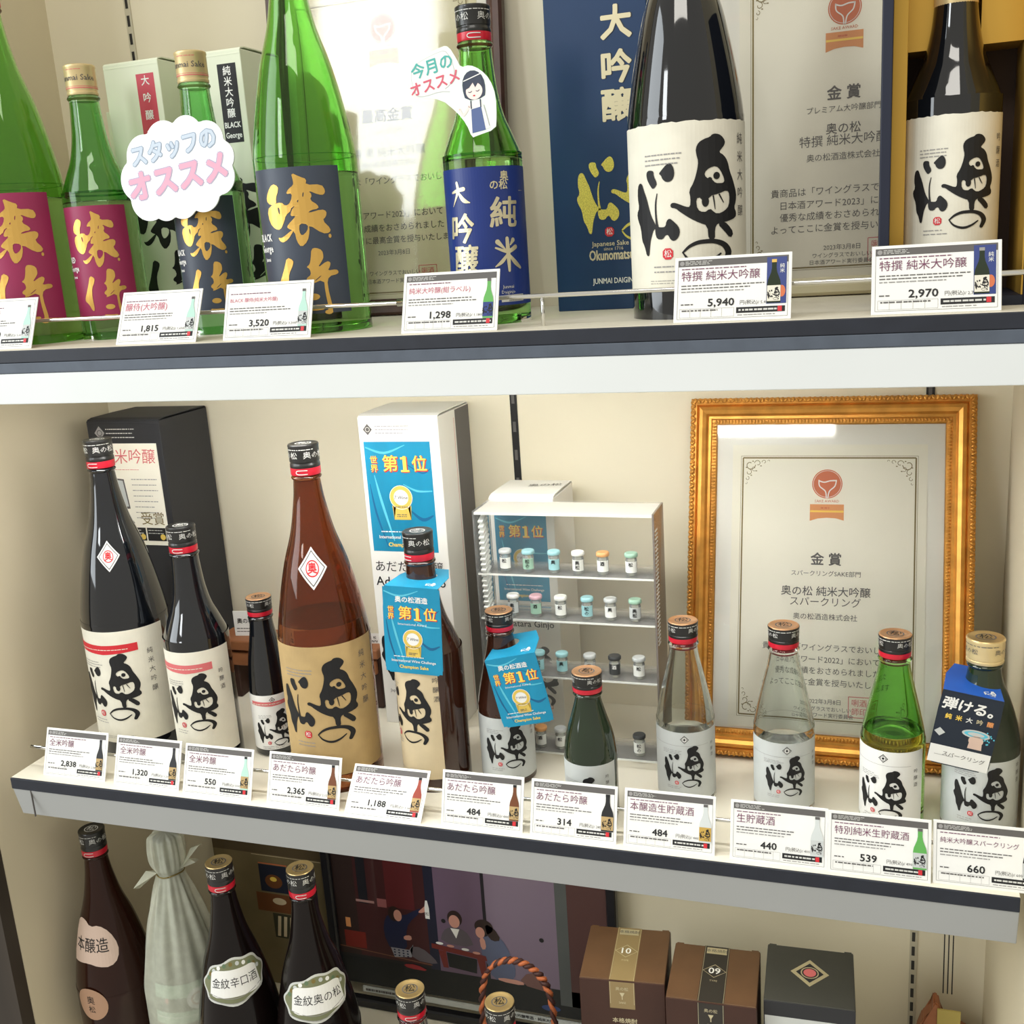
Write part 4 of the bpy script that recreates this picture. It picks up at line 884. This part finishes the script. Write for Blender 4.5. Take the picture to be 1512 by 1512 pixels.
bub = [(-.047, .050), (-.048, .062), (-.043, .071), (-.014, .0785), (-.008, .076), (-.003, .062), (-.004, .052), (-.010, .046), (-.016, .0435), (-.008, .040), (-.020, .0425), (-.036, .0405), (-.044, .042)]
a.poly(bub, GREYPAP, layer=1, smooth=1); a.poly([(x*.975-.0006, .060+(y-.060)*.965) for x, y in bub], WHITEPAP, layer=2, smooth=1)
a.text('今月の', -.0255, .0655, .0145, mat('teal_marker', (82, 176, 168), .6), bold=.03, layer=4, rot=.12); a.text('オススメ', -.0245, .0505, .0132, mat('red_marker', (214, 96, 116), .6), bold=.03, layer=4, rot=.12)
HAIR = mat('dark_hair_print', (58, 66, 84), .6); SKIN = mat('pale_skin_print', (246, 226, 220), .6); APR = mat('apron_print', (86, 104, 150), .6)
a.poly([(.004, .030), (.002, .042), (.004, .051), (.010, .056), (.018, .055), (.024, .048), (.025, .038), (.023, .030)], HAIR, layer=2, smooth=1); a.ell(.0135, .0375, .0082, .0075, SKIN, 3)
a.poly([(.0045, .047), (.022, .050), (.0225, .040), (.018, .044), (.015, .0405), (.013, .045), (.009, .041), (.0055, .040)], HAIR, layer=4); a.line(.004, .0475, .0215, .0515, .0009, WHITEPAP, 5)
for xx in (.0095, .0170): a.ribbon([(xx-.0018, .0375, .0005), (xx, .0368, .0006), (xx+.0018, .0378, .0005)], HAIR, 5, cap=False)
a.ell(.013, .0335, .0012, .0006, RED, 5, 10)
a.poly([(.007, .028), (.019, .028), (.024, .012), (.025, .003), (.006, .001), (.004, .012)], WHITEPAP, layer=2); a.poly([(.0085, .022), (.0185, .023), (.0205, .002), (.0070, .001)], APR, layer=3)
for xx in (.0088, .0182): a.line(xx, .0225, xx+.0003, .0295, .0012, HAIR, 3)
a.ribbon([(.007, .025, .0022), (.000, .018, .0022), (-.003, .024, .0018)], SKIN, 3); a.line(.0215, .024, .0245, .005, .0005, INKL, 3)
a.build('drawing', pb, flat(0))
# ------------------------------------------------------------------ framed certificates
def moulding(name, W, H, prof, m, parent, smooth=True):
    """mitred rectangle; prof = (inset from the outer edge, depth toward the viewer)"""
    V, F = [], []; k = len(prof)
    for (sx, sz) in ((-1, 0), (1, 0), (1, 1), (-1, 1)):
        for d, y in prof: V.append((sx*(W/2-d), -y, (d if sz == 0 else H-d)))
    for c in range(4):
        for i in range(k-1): F.append((c*k+i, ((c+1) % 4)*k+i, ((c+1) % 4)*k+i+1, c*k+i+1))
        F.append((c*k+k-1, ((c+1) % 4)*k+k-1, ((c+1) % 4)*k, c*k))
    bm = bmesh.new(); me = bpy.data.meshes.new('t'); me.from_pydata(V, [], F); bm.from_mesh(me); bpy.data.meshes.remove(me)
    return bmobj(name, bm, m, parent)
def bead_row(name, W, H, inset, y, pitch, rx, rl, m, parent, twist=0, seg=6):
    """row of little carved beads round the frame, joined (too small to pick apart)"""
    bm0 = bmesh.new(); bmesh.ops.create_icosphere(bm0, subdivisions=1, radius=1); bv = np.array([v.co[:] for v in bm0.verts]); bf = [[v.index for v in f.verts] for f in bm0.faces]; bm0.free()
    V, F = [], []; off = 0
    w_, h_ = W/2-inset, H-2*inset
    for (ax, az, dx, dz, L) in ((-w_, inset, 1, 0, 2*w_), (w_, inset, 0, 1, h_), (w_, H-inset, -1, 0, 2*w_), (-w_, H-inset, 0, -1, h_)):
        n = int(L/pitch)
        for i in range(n):
            s = (i+.5)*L/n; c, q = math.cos(twist*(1 if i % 2 else -1)), math.sin(twist*(1 if i % 2 else -1))
            al, ac = bv[:, 0]*rl, bv[:, 2]*rx; al, ac = al*c-ac*q, al*q+ac*c
            X = ax+dx*(s+al)-dz*ac; Z = az+dz*(s+al)+dx*ac; Y = -y-bv[:, 1]*min(rx, rl)*.8
            V += list(zip(X, Y, Z)); F += [[j+off for j in f] for f in bf]; off += len(bv)
    return stuff(mesh(name, V, F, m, parent, smooth=True))
def corner_scroll(a, x, y, sx, sy, s, m):
    for (px, py, r, t0, t1, w_) in ((.22, .22, .20, 0, 5.2, .028), (.50, .16, .13, 3.2, 8.2, .022), (.16, .50, .13, -1.6, 3.4, .022), (.74, .11, .085, 3, 8, .018), (.11, .74, .085, -1.4, 3.6, .018), (.36, .36, .10, 1, 6, .018), (.92, .07, .05, 3, 7, .014), (.07, .92, .05, -1, 3, .014)):
        pts = []
        for i in range(9):
            q = t0+(t1-t0)*i/8; rr = r*(1-.6*i/8); pts.append((x+sx*s*(px+rr*math.cos(q)), y+sy*s*(py+rr*math.sin(q)), s*w_))
        a.ribbon(pts, m, 3, 3, cap=False)
    for (px, py) in ((.32, .08), (.08, .32), (.62, .26), (.26, .62), (.45, .45)): a.ell(x+sx*s*px, y+sy*s*py, s*.035, s*.02, m, 3, 8)
def emblem(a, x, y, r, m1, m2):
    a.ell(x, y, r, r, m1, 2, 36); a.ell(x, y, r*.93, r*.93, WHITEPAP, 3, 36, .97)
    a.ribbon([(x-r*.55, y+r*.25, r*.08), (x-r*.5, y-r*.15, r*.08), (x-r*.12, y-r*.5, r*.08), (x-r*.05, y-r*.95, r*.08)], WHITEPAP, 4); a.ribbon([(x+r*.6, y+r*.25, r*.08), (x+r*.5, y-r*.15, r*.08), (x+r*.15, y-r*.5, r*.08), (x+r*.05, y-r*.95, r*.08)], WHITEPAP, 4)
    a.ribbon([(x-r*.55, y+r*.22, r*.09), (x-r*.2, y+r*.12, r*.09), (x+r*.2, y+r*.22, r*.09), (x+r*.58, y+r*.24, r*.09)], WHITEPAP, 4)
    a.text('SAKE AWARD', x, y-r*1.18, r*.26, m1, layer=3, res=1)
    a.poly([(x-r*1.12, y-r*1.4), (x+r*1.12, y-r*1.4), (x+r*1.12, y-r*2.5), (x+r*.6, y-r*2.35), (x, y-r*2.32), (x-r*.6, y-r*2.38), (x-r*1.12, y-r*2.55)], m2, layer=2); a.rect(x-r*1.1, y-r*1.95, x+r*1.1, y-r*1.82, YELLOW, 3); small_lines(a, x-r*.4, x+r*.4, y-r*1.65, 1, .001, m1, r*.1, 4)
LAY = (.610, .556, .487, .447, .390, .272, .227, .184, .140, .068, .040, .016)
def cert_art(a, W, H, L, em=True, dark=INKG):
    """certificate sheet art centred on x=0, y from 0 to H"""
    a.border(-W/2, 0, W/2, H, .0016, LINEG); a.border(-W/2-.0022, -.0022, W/2+.0022, H+.0022, .0004, LINEG)
    s = .030
    for (x, y, sx, sy) in ((-W/2, 0, 1, 1), (W/2, 0, -1, 1), (W/2, H, -1, -1), (-W/2, H, 1, -1)): corner_scroll(a, x+sx*.0015, y+sy*.0015, sx, sy, s, LINEG)
    if em: emblem(a, 0, H*.900, .0165, ORANGE2, ORANGE)
    for (txt, yy, sz, b_), yy in zip(L, LAY): a.text(txt, 0, H*yy, sz, dark if b_ >= 0 else INKL, bold=max(b_, 0))
    q = .0115; sx_, sy_ = W*.205, H*.055; a.border(sx_-q, sy_-q, sx_+q, sy_+q, .0008, PINKRED); a.text('唎酒', sx_, sy_+q*.4, .0085, PINKRED); a.text('師印', sx_, sy_-q*.45, .0085, PINKRED)
LM = [('金 賞', .665, .0150, .03), ('スパークリングSAKE部門', .605, .0068, 0), ('奥の松 純米大吟醸', .545, .0118, .01), ('スパークリング', .505, .0112, .0), ('奥の松酒造株式会社', .455, .0078, 0),
      ('貴商品は「ワイングラスでおいしい', .345, .0086, 0), ('日本酒アワード2022」において', .305, .0086, 0), ('優秀な成績をおさめられました', .265, .0086, 0), ('よってここに金賞を授与いたします', .222, .0086, 0), ('2022年3月8日', .150, .0064, 0), ('ワイングラスでおいしい', .112, .0055, 0), ('日本酒アワード実行委員会', .088, .0055, 0)]
def framed(label, cx, yb, zb, W, H, lean, prof, fm, certm, lines, inner, paper, ornate=False, glass=True, offx=0, offz=None):
    t = thing('certificate_frame', label, 'frame', (cx, yb, zb), 0, None, rx=-math.radians(lean))
    fr = moulding('frame', W, H, prof, fm, t)
    bw = prof[-2][0]
    box('mat_board', -W/2+bw-.003, W/2-bw+.003, -.004, -.002, bw-.003, H-bw+.003, MAT_W, t)
    if ornate:
        bead_row('outer_carving', W, H, .0045, .0165, .0042, .0030, .0017, FRAMEGOLD, fr, .7)
        bead_row('edge_leaves', W, H, .0022, .0115, .0058, .0022, .0026, FRAMEGOLD, fr, .5)
        bead_row('inner_beading', W, H, .0278, .0098, .0037, .0024, .0014, FRAMEGOLD, fr, 0)
    px, pz = paper; pp = box('certificate_sheet', -px/2+offx, px/2+offx, -.0050, -.0040, offz-(pz-inner[1])/2, offz+inner[1]+(pz-inner[1])/2, certm, t)
    a = Art(); cw, ch_ = inner; cert_art(a, cw, ch_, lines); a.build('lettering', pp, flat(-.0050, offx, offz))
    if glass: box('glass', -W/2+bw-.001, W/2-bw+.001, -.0072, -.0062, bw-.001, H-bw+.001, PANE, t)
    return t
PRG = [(.0, .0), (.0, .006), (.001, .011), (.004, .0145), (.008, .0150), (.0095, .012), (.011, .0145), (.015, .0165), (.019, .0145), (.0215, .0105), (.0245, .0105), (.0255, .0085), (.0300, .0080), (.0315, .0065), (.0320, .0)]
framed('ornate gilded frame with a gold award certificate behind the small bottles', .9425, .2255, .0005, .311, .414, 15.8, PRG, FRAMEGOLD, CERT, LM, (.188, .296), (.212, .326), ornate=True, offz=.0485)
PRB = [(.0, .0), (.0, .010), (.003, .014), (.010, .014), (.014, .011), (.017, .0115), (.019, .008), (.0195, .0)]
LA = [('最高金賞', .620, .0150, .03), ('メイン部門', .560, .0068, 0), ('侍 黒 純米大吟醸', .500, .0112, .0), ('奥の松酒造株式会社', .455, .0072, 0), ('貴商品は「ワイングラスでおいしい', .345, .0086, 0), ('日本酒アワード2023」において', .305, .0086, 0), ('優秀な成績をおさめられました', .265, .0086, 0), ('よってここに最高金賞を授与いたします', .222, .0082, 0), ('2023年3月8日', .150, .0064, 0), ('ワイングラスでおいしい', .112, .0055, 0), ('日本酒アワード実行委員会', .088, .0055, 0)]
LA = [(q[0], q[1], q[2]*1.12, q[3]) for q in LA]
framed('brown framed award certificate washed by glare behind the green bottles', .4370, .2960, ZU+.0005, .300, .420, 5.0, PRB, FRAMEBROWN, CERT2, LA, (.212, .337), (.236, .364), offz=.027)
LM2 = [(q, 0, z_, b_) for (q, z_, b_) in [('金 賞', .0150, .03), ('プレミアム大吟醸部門', .0075, 0), ('奥の松', .0118, .01), ('特撰 純米大吟醸', .0122, 0), ('奥の松酒造株式会社', .0082, 0), ('貴商品は「ワイングラスでおいしい', .0092, 0), ('日本酒アワード2023」において', .0092, 0), ('優秀な成績をおさめられました', .0092, 0), ('よってここに金賞を授与いたします', .0092, 0), ('2023年3月8日', .0064, 0), ('ワイングラスでおいしい', .0055, 0), ('日本酒アワード実行委員会', .0055, 0)]]
#LB_ = [('金 賞', .700, .0160, .03), ('プレミアム大吟醸部門', .648, .0078, 0), ('奥の松', .590, .0120, .0), ('特撰 純米大吟醸', .545, .0126, .0), ('奥の松酒造株式会社', .495, .0086, 0), ('貴商品は「ワイングラスでおいしい', .375, .0096, 0), ('日本酒アワード2023」において', .325, .0096, 0), ('優秀な成績をおさめられました', .275, .0096, 0), ('よってここに金賞を授与いたします', .225, .0096, 0), ('2023年3月8日', .140, .0066, 0), ('ワイングラスでおいしい', .098, .0060, 0), ('日本酒アワード実行委員会', .065, .0060, 0)]
framed('champagne framed award certificate between the black bottle and the presentation box', .9560, .2900, ZU+.0005, .300, .420, 5.5, PRB, FRAMECREAM, CERT, LM2, (.184, .287), (.212, .314), offz=.030)
# ------------------------------------------------------------------ clear acrylic rack with tiny cups
RX0, RX1, RY0, RY1, RH = .565, .768, .168, .222, .302
t = thing('acrylic_rack', 'clear acrylic display rack holding tiny printed glass cups', 'rack', ((RX0+RX1)/2, RY0, 0)); W = (RX1-RX0)/2; DP = RY1-RY0
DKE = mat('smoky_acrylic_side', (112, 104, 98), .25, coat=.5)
box('back_panel', -W, W, DP-.002, DP, .0, RH, ACRYL, t)
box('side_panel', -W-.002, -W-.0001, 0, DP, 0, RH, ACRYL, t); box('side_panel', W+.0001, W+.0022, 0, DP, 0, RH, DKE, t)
rows = [.2290, .1755, .1070, .0120]
for z in rows:
    s = box('clear_shelf', -W, W, .001, DP-.0022, z-.002, z, ACRYL, t); box('polished_edge', -W, W, 0, .001, z-.002, z, ACRYLE, s)
s = box('top_panel', -W, W, 0, DP-.0022, RH-.004, RH-.001, mat('top_acrylic', (214, 212, 204), .25, coat=.4), t)
bm = bmesh.new()  # pale ribs modelled in place of the corrugated reflection in the left side
for i in range(46):
    z = .004+i*.0064; bmesh.ops.create_cube(bm, size=1, matrix=Matrix.Translation((-W+.006, .012, z)) @ Matrix.Rotation(.35, 4, 'X') @ Matrix.Diagonal((.006, .020, .0022, 1)))
stuff(bmobj('reflection_ribs', bm, ACRYLE, t))
bm = bmesh.new()  # same on the right: reflection stripes built as pale bars
for i in range(30): bmesh.ops.create_cube(bm, size=1, matrix=Matrix.Translation((W+.0024, .010, RH-.02-i*.0045)) @ Matrix.Diagonal((.0008, .012, .0014, 1)))
stuff(bmobj('reflection_ribs', bm, ACRYLE, t))
cols = [mat('cup_white', (226, 228, 222), .5), mat('cup_aqua', (150, 196, 200), .5), mat('cup_green', (150, 186, 164), .5), mat('cup_orange', (216, 160, 104), .5), mat('cup_grey', (186, 190, 188), .5), mat('cup_black', (60, 62, 62), .5), mat('cup_pink', (206, 168, 176), .5)]
words = {0: ('black and white', INK), 1: ('aqua', 0)}
def cup(x, z, lid, body, txt, label):
    c = thing('miniature_cup', label, 'cup', (x, .183, z+.0002), 0, 'tiny printed cups on the acrylic rack')
    lathe('jar', [(.0052, 0), (.0060, .0008), (.0064, .004), (.0064, .0165), (.0056, .0195), (.0056, .0205)], JARG, c, 24)
    lathe('cup_lid', [(.0070, .0206), (.0074, .0212), (.0074, .0240), (.0066, .0250)], lid, c, 24)
    lb = paper_label(c, .0064, .0035, .0160, 75, body); a = Art()
    for i, ch in enumerate(txt): a.text(ch, .0006, .0128-i*.0052, .0052, INK if body is not cols[5] else WHITEPAP, bold=.03, res=1)
    a.build('lettering', lb, cyl(.0067), .002)
xs = [[.594, .6215, .6520, .6800, .7085, .7405], [.600, .6275, .6570, .6880, .7150, .7430], [.6270, .6550, .6880, .7170, .7450], [.624, .648, .7420]]
lids = [[4, 1, 1, 0, 3, 2], [0, 6, 0, 1, 4, 2], [1, 1, 4, 5, 4], [3, 4, 5]]; bods = [[0, 2, 1, 0, 0, 0], [4, 2, 0, 1, 0, 4], [1, 1, 4, 5, 0], [0, 0, 0]]
cn = ['white', 'aqua', 'green', 'orange', 'grey', 'black', 'pink']; rn_ = ['top row', 'second row', 'third row', 'bottom row']; on_ = ['first', 'second', 'third', 'fourth', 'fifth', 'sixth']
for r_, row in enumerate(xs):
    for i, x in enumerate(row):
        cup(x, rows[r_], cols[lids[r_][i]], cols[bods[r_][i]], ['松', '奥松', '松の', '酒', '奥'][(i*2+r_) % 5], 'tiny cup, %s lid, %s print, %s from left, %s of the clear rack' % (cn[lids[r_][i]], cn[bods[r_][i]], on_[i], rn_[r_]))
# small wooden stand in the back with folded paper signs
t = thing('wooden_stand', 'small reddish wooden stand in the back behind the slim black bottle', 'stand', (.258, .285, 0))
box('top_board', -.128, .122, -.026, .026, .074, .088, WOODLT, t, .002); box('rail_board', -.122, .116, -.022, -.010, .050, .070, WOODLT, t, .002)
for s in (-.112, .106): box('leg', s-.013, s+.013, -.016, .016, 0, .074, mat('dark_stand_leg', (52, 30, 22), .5), t, .002)
def tent(label, x, z, w_, h_, txt):
    q = thing('tent_sign', label, 'sign', (x, .280, z), .15)
    p = box('sign_face', -w_/2, w_/2, 0, .001, 0, h_, WHITEPAP, q); a = Art(); a.text(txt, 0, h_*.6, w_*.24, INK, bold=.02); small_lines(a, -w_*.4, w_*.4, h_*.3, 2, h_*.12, INKG, .0012); a.build('lettering', p, flat(0)); 
    box('sign_back', -w_/2, w_/2, .001, .012, 0, .0012, WHITEPAP, q)
tent('small white paper sign standing on the wooden stand left of the slim bottle', .172, .0883, .034, .036, '奥の松')
tent('tiny pale sign on the wooden stand right of the amber bottle', .368, .0883, .018, .014, '松')
# ------------------------------------------------------------------ bottom compartment background
t = thing('framed_photograph', 'black framed photograph of three people drinking at a low table', 'picture', (.4485, .322, ZL+.0005)); W, H = .2235, .405
PRK = [(.0, .0), (.0, .010), (.002, .012), (.012, .012), (.014, .009), (.0145, .0)]
fr = moulding('frame', 2*W, H, PRK, mat('black_frame', (26, 26, 32), .35, coat=.3), t)
pm = lambda n, c: mat('photo_'+n, c, .5, coat=.2)
z0 = .038; ph = box('photo_sheet', -W+.014, W-.014, -.004, -.002, z0, H-.014, pm('dark_floor', (30, 30, 34)), t); ph['label'] = 'photograph of three seated people'
a = Art(); cx = lambda p: (p-240)/1000*.38   # photo columns
X0, X1 = -W+.014, W-.014
a.rect(X0, z0+.050, X0+.155, H-.014, pm('maroon_room', (66, 30, 32)), 1); a.rect(X0, z0+.050, X0+.035, H-.014, pm('dark_brown', (48, 32, 30)), 2); a.rect(X0+.085, z0+.14, X0+.13, H-.014, pm('red_wall', (92, 32, 36)), 2)
a.rect(X0+.040, z0+.14, X0+.055, H-.014, pm('night', (26, 26, 34)), 2)
a.rect(X0+.148, z0+.045, X0+.163, H-.014, pm('post_blue', (30, 32, 52)), 3); a.rect(X0+.163, z0+.045, X0+.345, H-.014, pm('lilac_door', (128, 112, 132)), 1)
a.rect(X0+.163, z0+.045, X0+.236, H-.014, pm('lilac_door_shade', (108, 88, 110)), 2); a.rect(X0+.236, z0+.045, X0+.241, H-.014, pm('door_gap', (30, 26, 34)), 3)
for xx, zz in ((.174, .130), (.322, .122)): a.ell(X0+xx, z0+zz, .0035, .0035, INK, 4)
a.rect(X0+.345, z0+.02, X0+.362, H-.014, pm('grey_post', (84, 88, 88)), 3); a.rect(X0+.362, z0+.02, X1, H-.014, pm('brown_panel', (84, 56, 54)), 2)
a.rect(X0, z0, X1, z0+.045, pm('floor_black', (20, 24, 28)), 2); a.line(X0, z0+.062, X0+.15, z0+.052, .0015, pm('tan_line', (120, 80, 60)), 4)
a.rect(X0+.010, z0+.062, X0+.045, z0+.09, pm('red_box', (120, 34, 26)), 3); a.rect(X0+.035, z0+.142, X0+.065, z0+.146, pm('shelf_pale', (170, 130, 124)), 4); a.rect(X0+.07, z0+.138, X0+.085, z0+.152, pm('pink_pot', (150, 90, 90)), 4); a.rect(X0+.014, z0+.096, X0+.022, z0+.112, ORANGE, 4)
SK = pm('skin', (206, 150, 134)); HR = pm('hair', (44, 28, 26)); BL = pm('indigo', (28, 34, 66)); GR = pm('grey_shirt', (92, 84, 92)); SW = pm('blue_grey_sweater', (92, 100, 128))
def pp(P, m, l=5, s=1): a.poly([(X0+p[0], z0+p[1]) for p in P], m, layer=l, smooth=s)
pp([(.075, .095), (.080, .122), (.092, .130), (.110, .128), (.132, .142), (.140, .146), (.138, .138), (.118, .118), (.112, .100), (.112, .070), (.085, .066)], BL)
a.ell(X0+.096, z0+.130, .010, .0125, HR, 6); a.ell(X0+.1015, z0+.128, .0065, .0095, SK, 7); pp([(.134, .138), (.143, .147), (.148, .152), (.150, .144), (.142, .138)], SK, 6)
pp([(.146, .130), (.153, .130), (.153, .148), (.151, .160), (.148, .160), (.146, .148)], WHITEPAP, 7, 0); a.text('松', X0+.1495, z0+.138, .006, INK, layer=8, res=1)
pp([(.085, .072), (.115, .072), (.122, .082), (.118, .060), (.090, .056)], pm('check', (150, 150, 160)), 6, 0); pp([(.115, .078), (.135, .080), (.155, .064), (.160, .054), (.120, .056)], pm('grey_skirt', (96, 88, 94)), 6); pp([(.108, .095), (.120, .098), (.121, .089), (.108, .088)], SK, 7)
for i in range(4):
    for j in range(3): a.ell(X0+.091+i*.007, z0+.060+j*.0045, .0017, .0013, BL, 7, 8)
pp([(.102, .046), (.124, .049), (.146, .040), (.110, .040)], pm('red_cushion', (150, 44, 50)), 6)
pp([(.166, .094), (.172, .114), (.184, .122), (.200, .122), (.212, .114), (.220, .092)], GR); a.ell(X0+.192, z0+.137, .0115, .013, HR, 6); a.ell(X0+.191, z0+.132, .0085, .0105, SK, 7); pp([(.184, .120), (.198, .120), (.192, .104)], WHITEPAP, 6, 0)
pp([(.228, .088), (.232, .112), (.246, .118), (.262, .116), (.274, .092), (.282, .060), (.270, .044), (.244, .046), (.238, .070)], SW); a.ell(X0+.236, z0+.130, .014, .012, HR, 6); pp([(.238, .136), (.252, .130), (.262, .112), (.248, .108), (.240, .118)], HR, 6); a.ell(X0+.230, z0+.120, .007, .009, SK, 7); pp([(.228, .112), (.236, .112), (.238, .094), (.230, .092)], SK, 7)
pp([(.252, .050), (.290, .050), (.292, .042), (.254, .044)], SK, 6); pp([(.282, .045), (.300, .068), (.320, .060), (.338, .036)], pm('brown_cushion', (118, 84, 80)), 5)
pp([(.152, .090), (.236, .082), (.238, .074), (.152, .082)], pm('table_red', (112, 40, 36)), 8, 0); pp([(.162, .080), (.168, .052), (.176, .052), (.174, .080)], pm('table_red', (0, 0, 0)), 6, 0); pp([(.222, .076), (.228, .044), (.236, .044), (.234, .076)], pm('table_red', (0, 0, 0)), 6, 0); pp([(.175, .078), (.222, .074), (.220, .050), (.177, .054)], pm('floor_black', (0, 0, 0)), 5, 0)
for xx, zz in ((.165, .092), (.182, .090), (.205, .088), (.222, .085)): a.ell(X0+xx, z0+zz, .006, .0022, WHITEPAP if int(xx*1000) % 2 else SK, 9, 12)
a.ell(X0+.330, z0+.012, .014, .005, pm('blue_glow', (50, 70, 120)), 4)
a.build('picture', ph, flat(-.004))
cp = box('caption_strip', -W+.045, W-.05, -.0055, -.0035, .0245, .0335, GREYPAP, t); a = Art(); small_lines(a, -W+.05, -W+.16, .029, 1, .001, INKG, .004); a.text('奥の松酒造 大吟醸雫酒・純米大吟醸', .08, .029, .0062, INK, bold=.02, res=1); a.build('lettering', cp, flat(-.0055))
t = thing('photo_poster', 'olive brown poster board with food pictures behind the dark bottles', 'poster', (.124, .330, ZL+.0005)); H = .250
pb = box('poster_board', -.098, .100, 0, .003, 0, H, mat('olive_board', (122, 108, 76), .6, noise=.1, nscale=20), t)
a = Art(); a.rect(-.098, H-.020, .100, H-.0, mat('brown_header', (92, 78, 54), .6), 1); a.line(-.03, H-.022, .095, H-.022, .001, BEIGEPAP)
DKB = mat('dark_blue_print', (28, 34, 52), .6); DISH = mat('dish_brown', (112, 66, 32), .6)
a.rect(-.02, H-.085, .028, H-.038, DKB); a.ell(.004, H-.066, .015, .012, DISH, 3); a.ell(.004, H-.062, .006, .004, YELLOW, 4); a.rect(.050, H-.10, .078, H-.035, DKB); a.line(-.02, H-.036, .030, H-.036, .002, ORANGE2)
a.rect(-.03, H-.12, .03, H-.088, DISH); a.ell(.01, H-.10, .012, .006, BEIGEPAP, 3); small_lines(a, .030, .078, H-.108, 2, .006, BEIGEPAP, .0022)
a.rect(-.005, H-.165, .080, H-.122, mat('dark_olive_print', (58, 56, 38), .6))
for i in range(7): a.poly([(.004+i*.0105, H-.126), (.0095+i*.0105, H-.126), (.0045+i*.0105, H-.162), (-.001+i*.0105, H-.162)], BEIGEPAP, layer=3)
a.build('picture', pb, flat(0))
# braided handle around the dark bottle
t = thing('braided_handle', 'orange and dark braided cord handle arching behind the bottle at the bottom edge', 'handle', (.592, .122, ZL))
CO = mat('orange_cord', (170, 92, 52), .6); CD = mat('dark_cord', (60, 30, 26), .6)
arc = [(-.046+.0, 0, .10), (-.047, 0, .18), (-.042, 0, .238), (-.026, 0, .266), (.0, 0, .276), (.026, 0, .266), (.042, 0, .238), (.047, 0, .18), (.046, 0, .10)]
for k in range(2):
    pts = []; S = spline(arc, 14)
    for i, p in enumerate(S): q = i*.9+k*PI; pts.append((p[0]+.0022*math.cos(q)*(.3 if abs(p[0]) < .03 else 1), p[1]+.0022*math.sin(q), p[2]+(.0022*math.cos(q) if abs(p[0]) < .04 else 0)))
    tube('cord_strand', pts, .0027, (CO, CD)[k], t, 8, 0)
lathe('wicker_basket', [(.046, .0005), (.050, .01), (.050, .10), (.047, .112)], CD, t, 32)
# hanging wooden ornament at the right
t = thing('wooden_ornament', 'small orange-brown wooden ornament under three thin dark cords at the lower right', 'ornament', (1.088, .27, ZL))
OW = mat('orange_wood', (160, 100, 66), .5, noise=.25, nscale=30)
bm = bmesh.new()
pr = [(-.030, 0), (.038, 0), (.038, .140), (.020, .156), (-.004, .163), (-.010, .190), (-.016, .193), (-.018, .177), (-.028, .165), (-.034, .145)]
v1 = [bm.verts.new((p[0], 0, p[1])) for p in pr]; v2 = [bm.verts.new((p[0], .022, p[1])) for p in pr]; bm.faces.new(v1); bm.faces.new(v2[::-1])
for i in range(len(pr)): bm.faces.new((v1[i], v2[i], v2[(i+1) % len(pr)], v1[(i+1) % len(pr)]))
bmesh.ops.bevel(bm, geom=list(bm.edges), offset=.002, segments=2, affect='EDGES'); bmobj('carved_body', bm, OW, t)
box('paper_slip', -.012, .014, -.003, -.0005, .160, .186, mat('yellowish_slip', (190, 172, 96), .6), t)
for i in range(3): tube('cord', [(-.004+i*.005, .030, .185), (-.003+i*.005, .055, .330), (-.002+i*.005, .066, .458)], .0007, INK, t, 6, 3)
